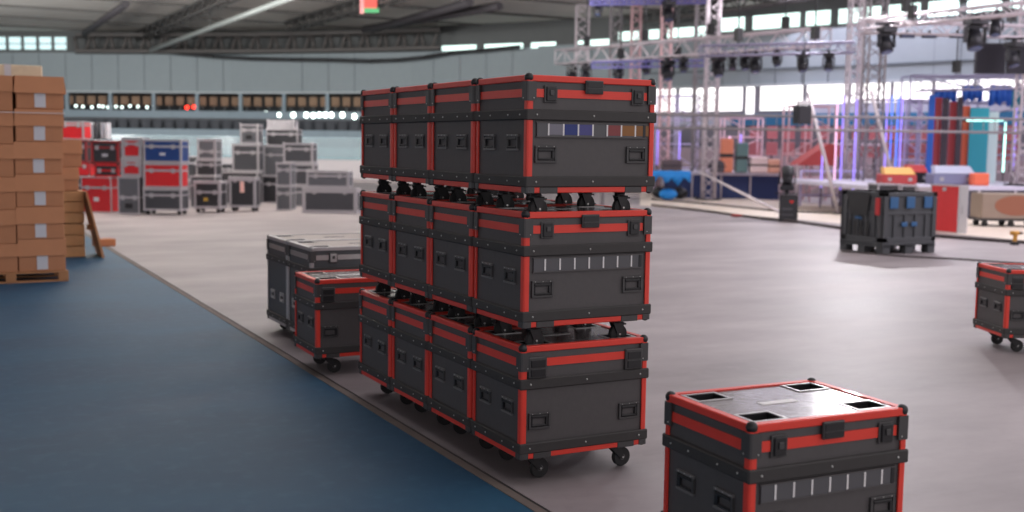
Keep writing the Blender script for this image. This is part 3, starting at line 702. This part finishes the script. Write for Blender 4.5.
# red upright case
c = G(957.5, 234)
t = thing('red_upright_case', 'upright red-sided case with silver edges behind the pallet box', 'flight case', (c.x, c.y, 0))
MB().box(.01, .27, .01, .79, .01, 1.05).build('body', CR, t)
m = MB().use(SIL)
for x in (0, .25):
    for y in (0, .77): m.box(x, x+.03, y, y+.03, 0, 1.06)
for z in (0, 1.03):
    for x in (0, .25): m.box(x, x+.03, .03, .77, z, z+.03)
    for y in (0, .77): m.box(.03, .25, y, y+.03, z, z+.03)
m.build('edge_frame', None, t)
MB().use(CHROME).box(.02, .26, -.004, .012, .03, 1.03).box(.10, .18, -.015, -.004, .45, .62, .004).build('end_panel', None, t)
MB().use(SIL).box(-.012, 0, .36, .46, .92, 1.0, .003).build('latch', None, t)
# black cases behind the pallet box
def face(px, py, D): return D3(px, py, D)
for n, (a, b_, y0, lab) in enumerate(((876, 898, 184, 'low black case with open silver frame behind the pallet box, first of three'), (899, 915, 185, 'low black case behind the pallet box, second of three'), (916, 934, 187, 'pale grey case behind the pallet box, third of three'))):
    back_case(lab, a, y0, b_, 228, 26.0, CK if n < 2 else SIL, SIL, rz=-.1, depth=.7, zbase=0, group='low cases behind the pallet box', lid=.25)
# dolly with brown box
c = G(981, 227); dv = HR
t = thing('cardboard_crate', 'tan crate with a brown oval patch on a wheeled dolly by the stage', 'crate', (c.x, c.y, .2), math.atan2(dv.y, dv.x))
w = 1.5; s = 28/F
MB().box(0, w, 0, .7, 0, .60, .01).build('crate_panel', mat('tan_panel', (140, 124, 110), .7, 0, .1, 5), t)
q_ = MB().use(mat('brown_patch', (140, 88, 66), .7)); pts = [Vector((.82+.52*math.cos(2*PI*i/24), -.006, .32+.24*math.sin(2*PI*i/24))) for i in range(24)]; q_.prism(pts, (0, .006, 0)); q_.build('patch', None, t)
d_ = thing('wheeled_dolly', 'black wheeled dolly carrying the tan crate by the stage', 'dolly', (c.x, c.y, 0), math.atan2(dv.y, dv.x))
MB().box(-.03, w+.03, -.03, .73, .15, .2, .006).build('deck', BLK2, d_)
for x in (.12, .75, 1.38):
    for y in (.1, .6): MB().use(WHEEL).cyl((x, y-.025, .075), (x, y+.025, .075), .075, 14).use(BLK2).box(x-.04, x+.04, y-.04, y+.04, .12, .152).build('caster', None, d_)
# cordless drill on the floor
c = G(1015, 245)
t = thing('cordless_drill', 'yellow and black cordless drill standing on the concrete', 'drill', (c.x, c.y, 0), math.atan2(HR.y, HR.x))
YEL = mat('drill_yellow', (196, 140, 50), .5)
MB().use(BLK2).box(-.08, .06, -.05, .05, 0, .07, .008).build('battery', None, t)
MB().use(YEL).prism([Vector((-.045, -.028, .07)), Vector((.02, -.028, .07)), Vector((.03, -.028, .20)), Vector((-.03, -.028, .20))], (0, .056, 0)).build('grip', None, t)
MB().use(YEL).cyl((-.10, 0, .235), (.06, 0, .235), .042, 14).build('motor_housing', None, t)
MB().use(BLK2).cyl((.06, 0, .235), (.10, 0, .235), .032, 12).cyl((.10, 0, .235), (.145, 0, .235), .022, 12, .012).build('chuck', None, t)
# cables and seams on the concrete
def cable(nm, pts, r, m, label):
    tag(MB().tube([G(px, py, r) for px, py in pts], r, 6).build(nm, m), label, 'cable')
cable('floor_cable', [(652, 205), (700, 210), (760, 218), (800, 222), (842, 228), (880, 232), (940, 236), (1000, 240.5), (1040, 243)], .035, mat('cable_dark', (70, 62, 62), .7), 'dark cable running across the concrete behind the pallet box')
cable('floor_cable', [(652, 199), (700, 203), (740, 207), (780, 211), (840, 213), (870, 214)], .03, mat('cable_dark', (70, 62, 62), .7), 'thin dark cable on the pale strip in front of the stage')
cable('floor_cable', [(842, 251), (900, 256), (960, 259), (1000, 262), (1040, 264)], .014, mat('cable_dark', (70, 62, 62), .7), 'thin cable on the concrete between pallet box and edge case')
a, b_, c_, d_ = G(640, 190), G(1060, 224), G(1060, 244), G(640, 205.5)
struct(MB().use(mat('pale_strip', (214, 200, 184), .5, 0, .1, 3)).prism([Vector((p.x, p.y, .002)) for p in (a, b_, c_, d_)], (0, 0, .006)).build('trim_12'))
c = G(737, 217); tag(MB().use(mat('red_rag', (150, 60, 56), .8)).ball((0, 0, .04), .12, 10, (1.6, 1, .35)).build('red_cloth', None, (None), c), 'small crumpled red cloth lying on the cable before the stage', 'cloth')

# ------------------------------------------------------------------ moving heads
MHB = mat('lamp_black', (34, 34, 40), .45); LENS = mat('lamp_lens', (90, 100, 130), .15, .2)
def moving_head():
    t = thing('moving_head_lamp', '', 'stage light')
    MB().use(MHB).box(-.17, .17, -.17, .17, -.13, 0, .015).box(-.05, .05, -.03, .03, 0, .09).box(-.29, .29, -.025, .025, .06, .09).box(-.025, .025, -.29, .29, .06, .09).build('base', None, t)
    y = MB().use(MHB)
    y.box(-.12, .12, -.05, .05, -.19, -.13, .01)
    for s in (-1, 1): y.box(min(s*.17, s*.205), max(s*.17, s*.205), -.06, .06, -.46, -.15, .012)
    y.box(-.20, .20, -.05, .05, -.19, -.155); y.build('yoke', None, t)
    h = MB().use(MHB).cyl((0, .06, -.28), (0, -.04, -.56), .135, 16, .15).ball((0, .06, -.28), .135, 12).build('head', None, t)
    MB().use(LENS).cyl((0, -.04, -.56), (0, -.047, -.58), .12, 16, .11).build('lens', None, h)
    return t
mh = moving_head()
def head(px, py, D, sc, rz, label, group, lit=None):
    o = dup(mh) if mh.name in used else mh
    used.add(mh.name)
    place(o, D3(px, py, D), rz+yaw-PI/2, label, group); o.scale = (sc, sc, sc)
    if lit: 
        q = MB().ball((0, -.06, -.44), .06, 8).build('status_light', lit, o)
    return o
TR = mat('truss_aluminium', (204, 194, 200), .45, .2, .06, 4)
TRV = mat('truss_aluminium_violet_tint', (150, 146, 172), .45, .2, .06, 4)  # violet stage light put into the metal colour
TRD = mat('truss_grey', (140, 134, 138), .5, .2)
# horizontal trusses
tA, tB = D3(560, 57.5, 42.5), D3(826, 38, 33.2); tB.z = tA.z
truss('box_truss', tA, tB, .5, .52, .032, TR, label='long pale box truss hung over the stage front, running away behind the big stack', chains=4)
tC, tD = D3(700, 51, 30.4), D3(853, 47.5, 30.4)
truss('box_truss', tC, tD, .28, .28, .028, TRV, label='slim violet-lit truss joined to the twin tower', chains=2)
tE, tF = D3(862, 25, 31), D3(1060, 1, 26); tF.z = tE.z
truss('box_truss', tE, tF, .34, .26, .028, TR, label='upper pale truss above the dark screens', chains=2)
tG, tH = D3(862, 27, 29.4), D3(1060, 33, 29.4)
truss('box_truss', tG, tH, .34, .30, .028, TR, label='lower pale truss carrying the dark screens', chains=2)
tI, tJ = D3(590, 3, 37), D3(706, 1, 37)
truss('box_truss', tI, tJ, .2, .12, .028, mat('truss_blue_light_tint', (122, 118, 186), .5), label='short blue-lit truss high above the big stack', chains=2)  # blue light on this truss is put into its colour
tI, tJ = D3(592, 65, 38.5), D3(706, 63, 38.5)
truss('box_truss', tI, tJ, .2, .2, .025, mat('truss_blue_light_tint', (122, 118, 186), .5), label='blue-lit truss low behind the row of lamps over the big stack', chains=2)  # same tint, blue light carried by the colour
tK, tL = D3(918, 84, 33), D3(1070, 80, 33)
truss('box_truss', tK, tL, .5, .40, .030, TRV, label='colour-lit truss above the stage flats', chains=2)
# towers
def tower(px, D, w, label, m=TR, z1=7.4, z0=0):
    a = D3(px, 200, D); truss('truss_tower', (a.x, a.y, z0+.06), (a.x, a.y, z1), w, w, .036, m, rb=.02, nb=20, label=label, cat='truss tower')
    o = [x for x in bpy.data.objects if x.get('label') == label][0]
    MB().box(-w*.8, w*.8, -w*.8, w*.8, -.06, .0, .01).build('base_plate', BLK2, o)
tower(579, 46, .50, 'truss tower rising just behind the big stack, nearest the clerestory strip')
tower(708, 38.2, .40, 'tall pale truss tower before the dark blue stage skirt')
tower(697, 40, .42, 'truss tower close behind the tall pale tower at the stage skirt', TRD)
tower(848, 36, .36, 'slim bright truss tower, first of the twin towers', TR)
tower(868, 34, .50, 'wider truss tower, second of the twin towers', TRD)
tower(1020, 31, .40, 'truss tower by the photo edge beside the dark screens', TR, z0=.86)
tower(612, 44, .40, 'distant truss tower above the middle of the big stack', TRD)
tower(632, 46, .36, 'distant pinkish truss tower above the latch end of the big stack', mat('truss_pink', (214, 176, 180), .5))
tower(662, 43, .36, 'distant truss tower beside the upper edge of the big stack', mat('truss_pink', (214, 176, 180), .5))
# long ladder truss on legs
LA, LBq = D3(604, 125, 30), D3(1064, 125, 30); LA.z = LBq.z = 2.48
t = thing('ladder_truss', 'long grey ladder truss spanning low in front of the stage towers', 'truss', (LA.x, LA.y, 0))
dv = LBq-LA; dv.z = 0
for z in (2.30, 2.66): MB().cyl((0, 0, z), (dv.x, dv.y, z), .036, 8).build('chord', TRD, t)
for i in range(1, 40): p = dv*(i/40); MB().cyl((p.x, p.y, 2.30), (p.x, p.y, 2.66), .012, 5).build('rung', TRD, t)
for f in (0, 1): p = dv*f; MB().cyl((p.x, p.y, 0), (p.x, p.y, 2.66), .05, 8).box(p.x-.3, p.x+.3, p.y-.3, p.y+.3, 0, .03).build('leg', TRD, t)
# pale slanting braces and the second rail
def brace(p, q, r, label, m=TR, z0=0):
    a, b_ = D3(*p), D3(*q); b_.z = z0
    t = thing('brace_pole', label, 'pole', b_)
    MB().cyl((0, 0, 0), a-b_, r, 8).build('pole', m, t); MB().box(-.12, .12, -.12, .12, 0, .02).build('foot_plate', DGR, t)
brace((808, 92, 31), (839, 211, 31), .05, 'pale slanting brace pole left of the twin towers')
brace((871, 90, 32), (893, 207, 32), .05, 'pale slanting brace pole right of the twin towers', TR, .86)
brace((700, 172, 35), (781, 203, 31.5), .045, 'pale pole lying slanted from the stage edge to the floor')
t = thing('pipe_frame', 'pale pipe frame standing between the braces above the stage', 'frame', D3(868, 210, 36.6)*1)
t.location.z = 0; q0 = t.location
A1, A2, = D3(858, 100, 36.6)-q0, D3(922, 100, 36.6)-q0
MB().cyl(A1, A2, .04, 8).build('crossbar', TR, t)
for p in (A1, A2): MB().cyl(p, (p.x, p.y, 0), .04, 8).build('post', TR, t)
B1, B2 = D3(832, 144, 36.6)-q0, D3(880, 145, 36.6)-q0
MB().cyl(B1, B2, .045, 8).build('crossbar', mat('pink_white', (230, 214, 222), .5), t)
def scaffold(px0, px1, py0, D, z0, mt, label):
    a, b_ = D3(px0, 200, D), D3(px1, 200, D); top = D3(px0, py0, D).z
    d = Vector((b_.x-a.x, b_.y-a.y, 0)); w = d.length; t = thing('scaffold_frame', label, 'scaffold', (a.x, a.y, z0), math.atan2(d.y, d.x), 'scaffold frames of the stage set'); h = top-z0; n = 4
    for x in (0, w/2, w):
        for y in (0, .8): MB().cyl((x, y, 0), (x, y, h), .032, 6).build('post', mt, t)
    for k in range(1, n+1):
        z = h*k/n
        for y in (0, .8): MB().cyl((0, y, z), (w, y, z), .028, 6).build('ledger', mt, t)
        MB().cyl((0 if k % 2 else w, 0, z-h/n), (w if k % 2 else 0, 0, z), .022, 6).build('diagonal', mt, t)
LAV = mat('scaffold_lavender', (190, 180, 214), .5, .1); PKS = mat('scaffold_pink', (214, 176, 186), .5, .1)
scaffold(656, 696, 96, 44.5, 0, LAV, 'lavender scaffold frame right beside the upper part of the big stack')
scaffold(722, 760, 118, 43.5, 0, PKS, 'pinkish scaffold frame behind the low stage')
scaffold(786, 832, 106, 38, 0, PKS, 'pinkish scaffold frame left of the twin towers')
scaffold(902, 926, 100, 34.5, .86, LAV, 'lavender scaffold frame between the towers and the coloured flats')
scaffold(905, 1040, 76, 35.2, .86, TRV, 'wide grey scaffold behind the coloured flats under the bright windows')
# lamps on the trusses
g = 'moving head lamps on the long box truss'
N1 = ['first', 'second', 'third', 'fourth', 'fifth', 'sixth', 'seventh', 'eighth', 'ninth', 'tenth', 'eleventh']
YG = mat('yellow_green_status', (210, 255, 70), .4, emit=8)
def hang(px, A, B, half):
    n0 = (A-CP); best = None
    for k in range(401):
        p = A.lerp(B, k/400); d = p-CP; u = 512+F*d.dot(RT)/d.dot(FW)
        if best is None or abs(u-px) < best[0]: best = (abs(u-px), p)
    return best[1]-Vector((0, 0, half))
for i, (px, sc) in enumerate(((572, 1.0), (586, 1.05), (619, 1.0), (647, .8), (668, 1.15), (684, .8), (719, 1.1), (733, .8), (746, .85), (756, 1.0), (778, .75))):
    o = head(512, 256, 30, sc, random.uniform(-.6, .6), 'black moving head lamp hung '+N1[i]+' from the big stack side along the box truss', g, YG if i == 2 else None)
    o.location = hang(px, tA, tB, .26+.10*sc)
head(803, 53, 30.4, .85, .5, 'black moving head lamp tilted under the violet-lit truss', None)
head(829, 53, 30.2, .8, -.4, 'grey-lensed moving head lamp under the violet-lit truss beside the twin tower', None)
head(669, 1, 36.5, 1.1, .3, 'moving head lamp hung high from the blue-lit truss', None)
head(598, 0, 38, .9, -.3, 'moving head lamp at the end of the high blue-lit truss', None)
head(887, 27, 29.2, 1.15, .2, 'large moving head lamp right of the twin towers under the pale truss', None)
head(976, 18, 28.2, 1.35, .1, 'largest black moving head lamp above the dark screens', None)
head(996, 14, 28.6, .95, -.2, 'black moving head lamp just right of the largest one', None)
head(1014, 42, 29.4, 1.1, .5, 'black moving head lamp with blue glow at the photo edge', None)
# hanging loudspeaker
a = D3(802, 124, 29.2)
t = thing('hanging_loudspeaker', 'black loudspeaker hanging at the ladder truss left of the twin towers', 'loudspeaker', a, yaw-PI/2+.25)
MB().box(-.19, .19, -.15, .18, 0, .48, .02).build('cabinet', MHB, t); MB().use(mat('speaker_grille', (46, 46, 52), .7)).box(-.17, .17, -.158, -.148, .02, .46).build('grille', None, t)
MB().use(TAG).box(-.14, .14, -.05, .08, .48, .60, .01).build('white_top', None, t); MB().cyl((0, 0, .58), (0, 0, 2.4), .015, 5).build('cable', BLK2, t)
# dark LED screens and lamp bars
SCR = mat('dark_screen', (34, 32, 42), .75)
for n, (a, b_, y0, y1) in enumerate(((975, 1005, 43.5, 74), (1007, 1040, 43, 74))):
    D = 30.2; s = D/F; p = D3((a+b_)/2, y1, D)
    t = thing('led_screen', ['dark switched-off screen hung under the truss, whole in view', 'dark switched-off screen hung at the photo edge'][n], 'screen', p, yaw-PI/2, 'dark screens over the stage')
    w, h = (b_-a)*s, (y1-y0)*s
    MB().box(-w/2, w/2, 0, .12, 0, h, .01).build('cabinet', MHB, t); MB().use(SCR).box(-w/2+.03, w/2-.03, -.006, .004, .03, h-.03).build('display', None, t)
    for x in (-w*.3, w*.3): MB().cyl((x, .06, h), (x, .06, h+.5), .015, 5).build('hanger', BLK2, t)
for n, px in enumerate((907, 929, 957)):
    p = D3(px, 38, 29.4); t = thing('lamp_bar', 'short dark lamp bar under the lower pale truss, '+N1[n]+' from the twin towers', 'stage light', p, yaw-PI/2, 'lamp bars on the truss')
    MB().box(-.19, .19, -.07, .07, 0, .12, .01).build('housing', MHB, t); MB().box(-.16, .16, -.075, -.068, .02, .10).build('lens', LENS, t); MB().box(-.03, .03, -.03, .03, .12, .2).build('clamp', DGR, t)
# light on its own black case on the floor
c = G(788, 222)
rzf = yaw-PI/2-.25
t = thing('small_black_case', 'small black case with red emblem standing under a moving head lamp', 'flight case', c, rzf)
MB().box(-.22, .22, 0, .46, .02, .66, .015).build('body', CK, t)
m = MB().use(BLK2)
for x in (-.225, .20): m.box(x, x+.025, -.006, .02, .0, .67)
m.box(-.2, .2, -.006, .01, .64, .67).box(-.2, .2, -.006, .01, 0, .03); m.build('edge_frame', None, t)
q_ = MB().use(mat('emblem_red', (214, 50, 46), .5)); q_.prism([Vector((.02, -.008, .50)), Vector((.07, -.008, .45)), Vector((.12, -.008, .50)), Vector((.12, -.008, .54)), Vector((.07, -.008, .52)), Vector((.02, -.008, .54))], (0, .006, 0)); q_.build('emblem', None, t)
MB().use(STRIPG).box(-.16, .1, -.008, -.002, .30, .34).build('label', None, t); MB().use(STRIPG).box(-.16, .12, -.008, -.002, .16, .19).build('label', None, t)
o = dup(mh); place(o, (c.x+HF.x*.22, c.y+HF.y*.22, .772), rzf, 'moving head lamp standing upright on the small black case'); o.rotation_euler = (PI, 0, rzf); o.scale = (1, 1, 1)

# ------------------------------------------------------------------ the stage
SKIRT = mat('navy_skirt', (40, 56, 104), .7); DECK = mat('stage_deck', (200, 196, 214), .5, 0, .06, 3)
def stage(name, label, A, B, depth, z, skirt, posts):
    A, B = Vector(A), Vector(B); d = B-A; L = d.length; rz = math.atan2(d.y, d.x)
    t = thing(name, label, 'stage', (A.x, A.y, 0), rz)
    MB().box(0, L, 0, depth, z-.12, z, .01).build('deck', DECK, t)
    MB().box(.02, L-.02, .06, .09, 0, z-.12).build('skirt', skirt, t)
    for k in range(posts+1): x = .03+(L-.06)*k/posts; MB().cyl((x, .03, 0), (x, .03, z-.12), .03, 8).build('post', TR, t)
    return t
s1a, s1b = G(662, 197.5), G(780, 199.5)
stage('stage_platform', 'low stage platform with navy skirt and white posts', s1a, s1b, 3, .93, SKIRT, 4)
s2a = G(880, 221); s2b = G(1110, 221)
stage('stage_platform', 'long pale stage platform with dark front behind the crates', (s2a.x+HF.x*1.2, s2a.y+HF.y*1.2, 0), (s2b.x+HF.x*1.2, s2b.y+HF.y*1.2, 0), 5.5, .86, mat('charcoal_skirt', (58, 58, 74), .7), 6)
# blue tarpaulin on the stage end, black bags below
t = thing('blue_tarpaulin', 'bright blue tarpaulin draped over the stage end next to the big stack', 'tarpaulin', D3(668, 186, 37.5), math.atan2(HR.y, HR.x))
t.location.z = .0
m = MB().use(mat('tarp_blue', (22, 132, 214), .5)); n = 16; rows = []
for i in range(n+1):
    u = -1.0+1.75*i/n; dr = .52+.22*math.sin(i*1.7)+.1*math.sin(i*.6+1)
    rows.append([m.bm.verts.new((u, .9, .96)), m.bm.verts.new((u, 0, .98+.02*math.sin(i*2))), m.bm.verts.new((u, -.06-.03*math.sin(i*2.2), .95)), m.bm.verts.new((u, -.10-.04*math.sin(i*2.2), .95-dr*.55))])
for i in range(n):
    for j in range(3): f = m.bm.faces.new((rows[i][j], rows[i+1][j], rows[i+1][j+1], rows[i][j+1])); f.smooth = True
tp = m.build('sheet', None, t); sm = tp.modifiers.new('thick', 'SOLIDIFY'); sm.thickness = .012
for n, (px, py, c_) in enumerate(((660, 198, BLK2), (679, 199, BLK2), (668, 200, mat('tarp_blue', (22, 132, 214), .5)))):
    g_ = G(px, py); t = thing('equipment_bag', ['black equipment bag under the blue tarpaulin, by the big stack', 'black equipment bag under the blue tarpaulin, by the truss tower', 'blue bag lying before the blue tarpaulin'][n], 'bag', g_, yaw-PI/2)
    MB().use(c_).ball((0, 0, .20), .26, 14, (1.2, .8, .75)).build('bag_body', None, t); MB().use(BLK2).tube([(-.12, -.1, .36), (-.06, -.12, .44), (.06, -.12, .44), (.12, -.1, .36)], .015, 6).build('handle', None, t)
# stage flats in strong colours
def flat(px0, px1, py0, py1, D, m, label, name='stage_flat', z0=.86):
    s = D/F; p = D3((px0+px1)/2, py1, D); top = D3((px0+px1)/2, py0, D).z
    t = thing(name, label, 'panel', (p.x, p.y, z0), yaw-PI/2-.2, 'coloured flats on the stage'); w = (px1-px0)*s; h = top-z0
    MB().box(-w/2, w/2, 0, .04, 0, h, .004).build('panel', m, t); MB().use(TRD).box(-w/2, w/2, .04, .08, h-.06, h).box(-w/2, -w/2+.05, .04, .08, 0, h-.06).box(w/2-.05, w/2, .04, .08, 0, h-.06).build('backing_frame', None, t)
FR = mat('flat_red', (178, 66, 72), .6); FK = mat('flat_dark', (58, 48, 60), .6); FT = mat('flat_teal', (36, 140, 160), .6); FB = mat('flat_blue', (40, 96, 190), .6); FO = mat('flat_orange', (220, 100, 70), .6)
for i, (a, b_, y0, y1, m_, lab) in enumerate(((926, 932, 95, 165, FB, 'narrow blue stage flat at the start of the coloured row'), (932.5, 939, 98, 165, FR, 'red stage flat, first of the red ones'), (940, 946, 98, 165, FK, 'dark stage flat between two red ones'), (947, 954, 102, 165, FR, 'red stage flat, second of the red ones'), (954.5, 960, 97, 165, FK, 'dark stage flat beside the orange one'), (960.5, 967, 106, 165, FO, 'orange stage flat next to the teal one'), (968, 986, 108, 165, FT, 'broad teal stage flat behind the dark screens'), (986.5, 996, 112, 165, mat('flat_pale', (196, 214, 216), .6), 'pale stage flat beside the broad teal one'))):
    flat(a, b_, y0, y1, 33.5+.2*(i % 2), m_, lab)
for i, (px, py, w, h, m_) in enumerate(((945, 96, 22, 12, FB), (972, 93, 20, 14, FB), (1000, 95, 22, 18, FB), (1018, 98, 14, 16, FT))):
    D = 34.2; s = D/F; p = D3(px, py, D); t = thing('blue_drape', 'blue drape gathered on the colour-lit truss, '+N1[i]+' from the twin towers', 'drape', p, yaw-PI/2, 'blue drapes on the truss')
    m = MB().use(m_); n = 12; R0 = [m.bm.verts.new((-w*s/2+w*s*k/n, .08*math.sin(k*1.9), h*s/2)) for k in range(n+1)]; R1 = [m.bm.verts.new((-w*s/2+w*s*k/n, .10*math.sin(k*1.9+.3), -h*s/2*(1+.3*math.sin(k*1.3)))) for k in range(n+1)]
    for k in range(n): f = m.bm.faces.new((R0[k], R0[k+1], R1[k+1], R1[k])); f.smooth = True
    o = m.build('cloth', None, t); o.modifiers.new('thick', 'SOLIDIFY').thickness = .015; MB().cyl((-w*s/2, 0, h*s/2), (w*s/2, 0, h*s/2), .03, 8).build('rail', TRD, t)
# white LED tubes; violet, blue and pink tubes added for lit trusses
VIO = mat('violet_glow_stand_in', (160, 136, 250), .4, emit=1.0); BLU = mat('blue_glow_stand_in', (84, 128, 250), .4, emit=1.0); CYA = mat('led_cyan', (190, 255, 240), .4, emit=2.2); PNK = mat('pink_glow_stand_in', (250, 200, 236), .4, emit=.9)  # violet, blue and pink glow stands in for coloured light on trusses
def glow_tube(px, py0, py1, D, m_, label, r=.024, px2=None):
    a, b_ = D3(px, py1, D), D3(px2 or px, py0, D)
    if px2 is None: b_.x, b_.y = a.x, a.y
    t = thing('led_and_stand_in_tube', label, 'led tube', a, 0, 'led and stand-in tubes on the stage')
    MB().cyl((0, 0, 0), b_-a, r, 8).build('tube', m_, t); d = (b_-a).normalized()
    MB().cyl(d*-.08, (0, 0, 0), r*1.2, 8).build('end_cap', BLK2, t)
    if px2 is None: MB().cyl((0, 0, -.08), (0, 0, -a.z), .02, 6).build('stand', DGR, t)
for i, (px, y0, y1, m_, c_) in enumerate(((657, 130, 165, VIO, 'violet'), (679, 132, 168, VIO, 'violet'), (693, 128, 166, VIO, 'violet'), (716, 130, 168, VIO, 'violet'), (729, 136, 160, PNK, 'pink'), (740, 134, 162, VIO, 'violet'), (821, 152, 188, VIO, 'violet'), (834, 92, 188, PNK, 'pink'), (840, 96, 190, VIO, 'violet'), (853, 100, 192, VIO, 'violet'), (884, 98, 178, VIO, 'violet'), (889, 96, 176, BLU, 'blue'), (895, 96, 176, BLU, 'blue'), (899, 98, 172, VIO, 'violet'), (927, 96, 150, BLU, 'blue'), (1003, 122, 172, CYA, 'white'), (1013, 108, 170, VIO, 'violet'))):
    glow_tube(px, y0, y1, (34 if px > 760 else 42.6)+.35*(i % 3), m_, ('upright '+c_+' glow among led and stand-in tubes, '+(N1+['twelfth', 'thirteenth', 'fourteenth', 'fifteenth', 'sixteenth', 'seventeenth'])[i]+' tube counted from the big stack'))
glow_tube(966, 119.5, 119.5, 33, CYA, 'level white glowing tube above the teal flat', .05, 1003)
# equipment on the long stage
def road(name, px, py, w, h, D, m_, label, cat, top=None):
    s = D/F; p = D3(px, py, D); t = thing(name, label, cat, (p.x, p.y, .86), yaw-PI/2)
    MB().use(m_).box(-w*s/2, w*s/2, 0, .6, 0, h*s*.6, .03).build('body', None, t)
    MB().use(top or DGR).prism([Vector((-w*s*.45, 0, h*s*.6)), Vector((w*s*.45, 0, h*s*.6)), Vector((w*s*.40, .25, h*s)), Vector((-w*s*.40, .25, h*s))], (0, .3, 0)).build('control_panel', None, t)
    for x in (-w*s*.3, w*s*.3): MB().box(x-.05, x+.05, -.012, 0, h*s*.2, h*s*.4).build('latch', CHROME, t)
road('mixing_desk', 900, 180, 34, 17, 30.5, mat('desk_red', (176, 60, 60), .6), 'red-sided console on the pale stage left of the grey one', 'console', mat('desk_yellow', (222, 170, 96), .5))
road('mixing_desk', 955, 180, 44, 19, 30.8, mat('desk_grey', (120, 122, 150), .5), 'grey lighting console on the pale stage behind the red upright case', 'console', mat('desk_pale', (180, 184, 206), .4))
road('mixing_desk', 918, 178, 22, 18, 32, BLK2, 'black console between the red and grey ones', 'console', mat('desk_red2', (190, 60, 66), .5))
tag(MB().box(-.22, .22, -.16, .16, 0, .34, .03).build('orange_case', mat('orange_case', (226, 106, 74), .5), None, (D3(979, 181, 30.6).x, D3(979, 181, 30.6).y, .86), yaw-PI/2), 'small orange case at the end of the grey console', 'case')
# reddish canopy and kit beyond the stage
t = thing('red_canopy', 'dull red pitched canopy standing beyond the stage, left of the twin towers', 'canopy', D3(822, 190, 36.5), yaw-PI/2); t.location.z = 0; s = 36.5/F
MB().use(mat('canopy_red', (190, 76, 74), .6)).prism([Vector((-26*s, 0, 1.25)), Vector((12*s, 0, 1.25)), Vector((12*s, 0, 1.95)), Vector((4*s, 0, 1.95))], (0, 1.2, 0)).build('roof_sheet', None, t)
for x in (-25*s, 11*s):
    for y in (.05, 1.15): MB().cyl((x, y, 0), (x, y, 1.3), .03, 6).build('post', TR, t)
for i, (px, w, h, m_, lab) in enumerate(((727, 12, 34, mat('orange_dummy', (226, 140, 110), .7), 'orange upright padded block on the low stage'), (759, 18, 16, mat('pale_sack', (226, 204, 206), .7), 'pale sack on the low stage beside the orange block'), (774, 12, 14, mat('salmon_sack', (226, 170, 150), .7), 'salmon sack on the low stage beside the pale one'), (718, 16, 12, mat('dark_kit', (80, 76, 88), .6), 'dark kit bag on the low stage beside the tall tower'), (742, 12, 30, mat('green_case', (96, 128, 130), .6), 'grey-green upright case on the low stage'), (672, 20, 12, mat('brown_kit', (96, 80, 84), .6), 'brown kit bag on the low stage above the blue tarpaulin'))):
    D = 38.6; s = D/F; p = D3(px, 172, D); t = thing('kit_bag' if i != 0 else 'padded_block', lab, 'bag' if i != 0 else 'block', (p.x, p.y, .93), yaw-PI/2)
    MB().use(m_).box(-w*s/2, w*s/2, 0, .4, 0, h*s, .06, 3).build('body', None, t); MB().use(BLK2).box(-w*s/2-.004, w*s/2+.004, -.006, .406, h*s*.45, h*s*.55).build('strap', None, t)
# pale low barrier parts on the bright floor left of the twin towers
t = thing('rail_fence', 'low lavender rail fence on the bright floor beyond the moving head lamp', 'fence', D3(800, 200, 35)); t.location.z = 0; e_ = D3(860, 204, 35.5)-t.location; e_.z = 0
for z in (.35, .75, 1.1): MB().cyl((0, 0, z), (e_.x, e_.y, z), .035, 6).build('rail', mat('lavender_rail', (196, 186, 226), .5), t)
for f in (0, .33, .66, 1): MB().cyl((e_.x*f, e_.y*f, 0), (e_.x*f, e_.y*f, 1.13), .04, 6).build('post', mat('lavender_rail', (196, 186, 226), .5), t)

# ------------------------------------------------------------------ light
w_ = bpy.data.worlds.new('world'); SC.world = w_; w_.use_nodes = True
bg = w_.node_tree.nodes['Background']; bg.inputs[0].default_value = (1, .94, .96, 1); bg.inputs[1].default_value = .84
def area(loc, tgt, sx, sy, power, col):
    l = bpy.data.lights.new('area', 'AREA'); l.shape = 'RECTANGLE'; l.size = sx; l.size_y = sy; l.energy = power; l.color = col
    o = bpy.data.objects.new('unseen_area_light', l); COL.objects.link(o); o.location = loc  # lamps out of view, most added only to brighten
    d = Vector(tgt)-Vector(loc); o.rotation_euler = d.to_track_quat('-Z', 'Y').to_euler(); return o
area((22, 6, 7.2), (19, 8, 0), 10, 8, 900, (.92, .84, 1))
area((28, 26, 7.2), (27, 25, 0), 8, 8, 800, (.86, .80, 1))
area((7, 26, 7.2), (7, 25, 0), 18, 6, 150, (.95, 1, 1))  # added downlight that brightens the distant floor
area((3, 24, 6.2), (3, 32, 12.2), 16, .8, 4200, (1, .99, .97))  # added uplight that brightens the roof, no such fixture seen
area((21, 25, 6.5), (36, 52, 9.0), 14, .8, 90, (1, .97, 1))  # weak uplight added for the stage side wall and roof
area((-11, 45, 2.5), (6, 50, 8.5), 6, 3, 1500, (1, .99, .97))  # uplight added left of the view for roof and wall
area((-7, 36, 2.5), (4, 46, 8.5), 4, 3, 500, (1, .99, .97))  # second added uplight left of the view
# the strong stage lamp whose reflection glints on the near lid
gp = G(850, 400, .766); d = gp-CP; d.z = -d.z; gl = gp+d*((7.0-gp.z)/d.z)
area(gl, gp, .5, .36, 480, (1, .97, 1))

SC.view_settings.view_transform = 'Standard'; SC.view_settings.look = 'None'; SC.view_settings.exposure = .22; SC.view_settings.gamma = 1
SC.view_settings.use_curve_mapping = False
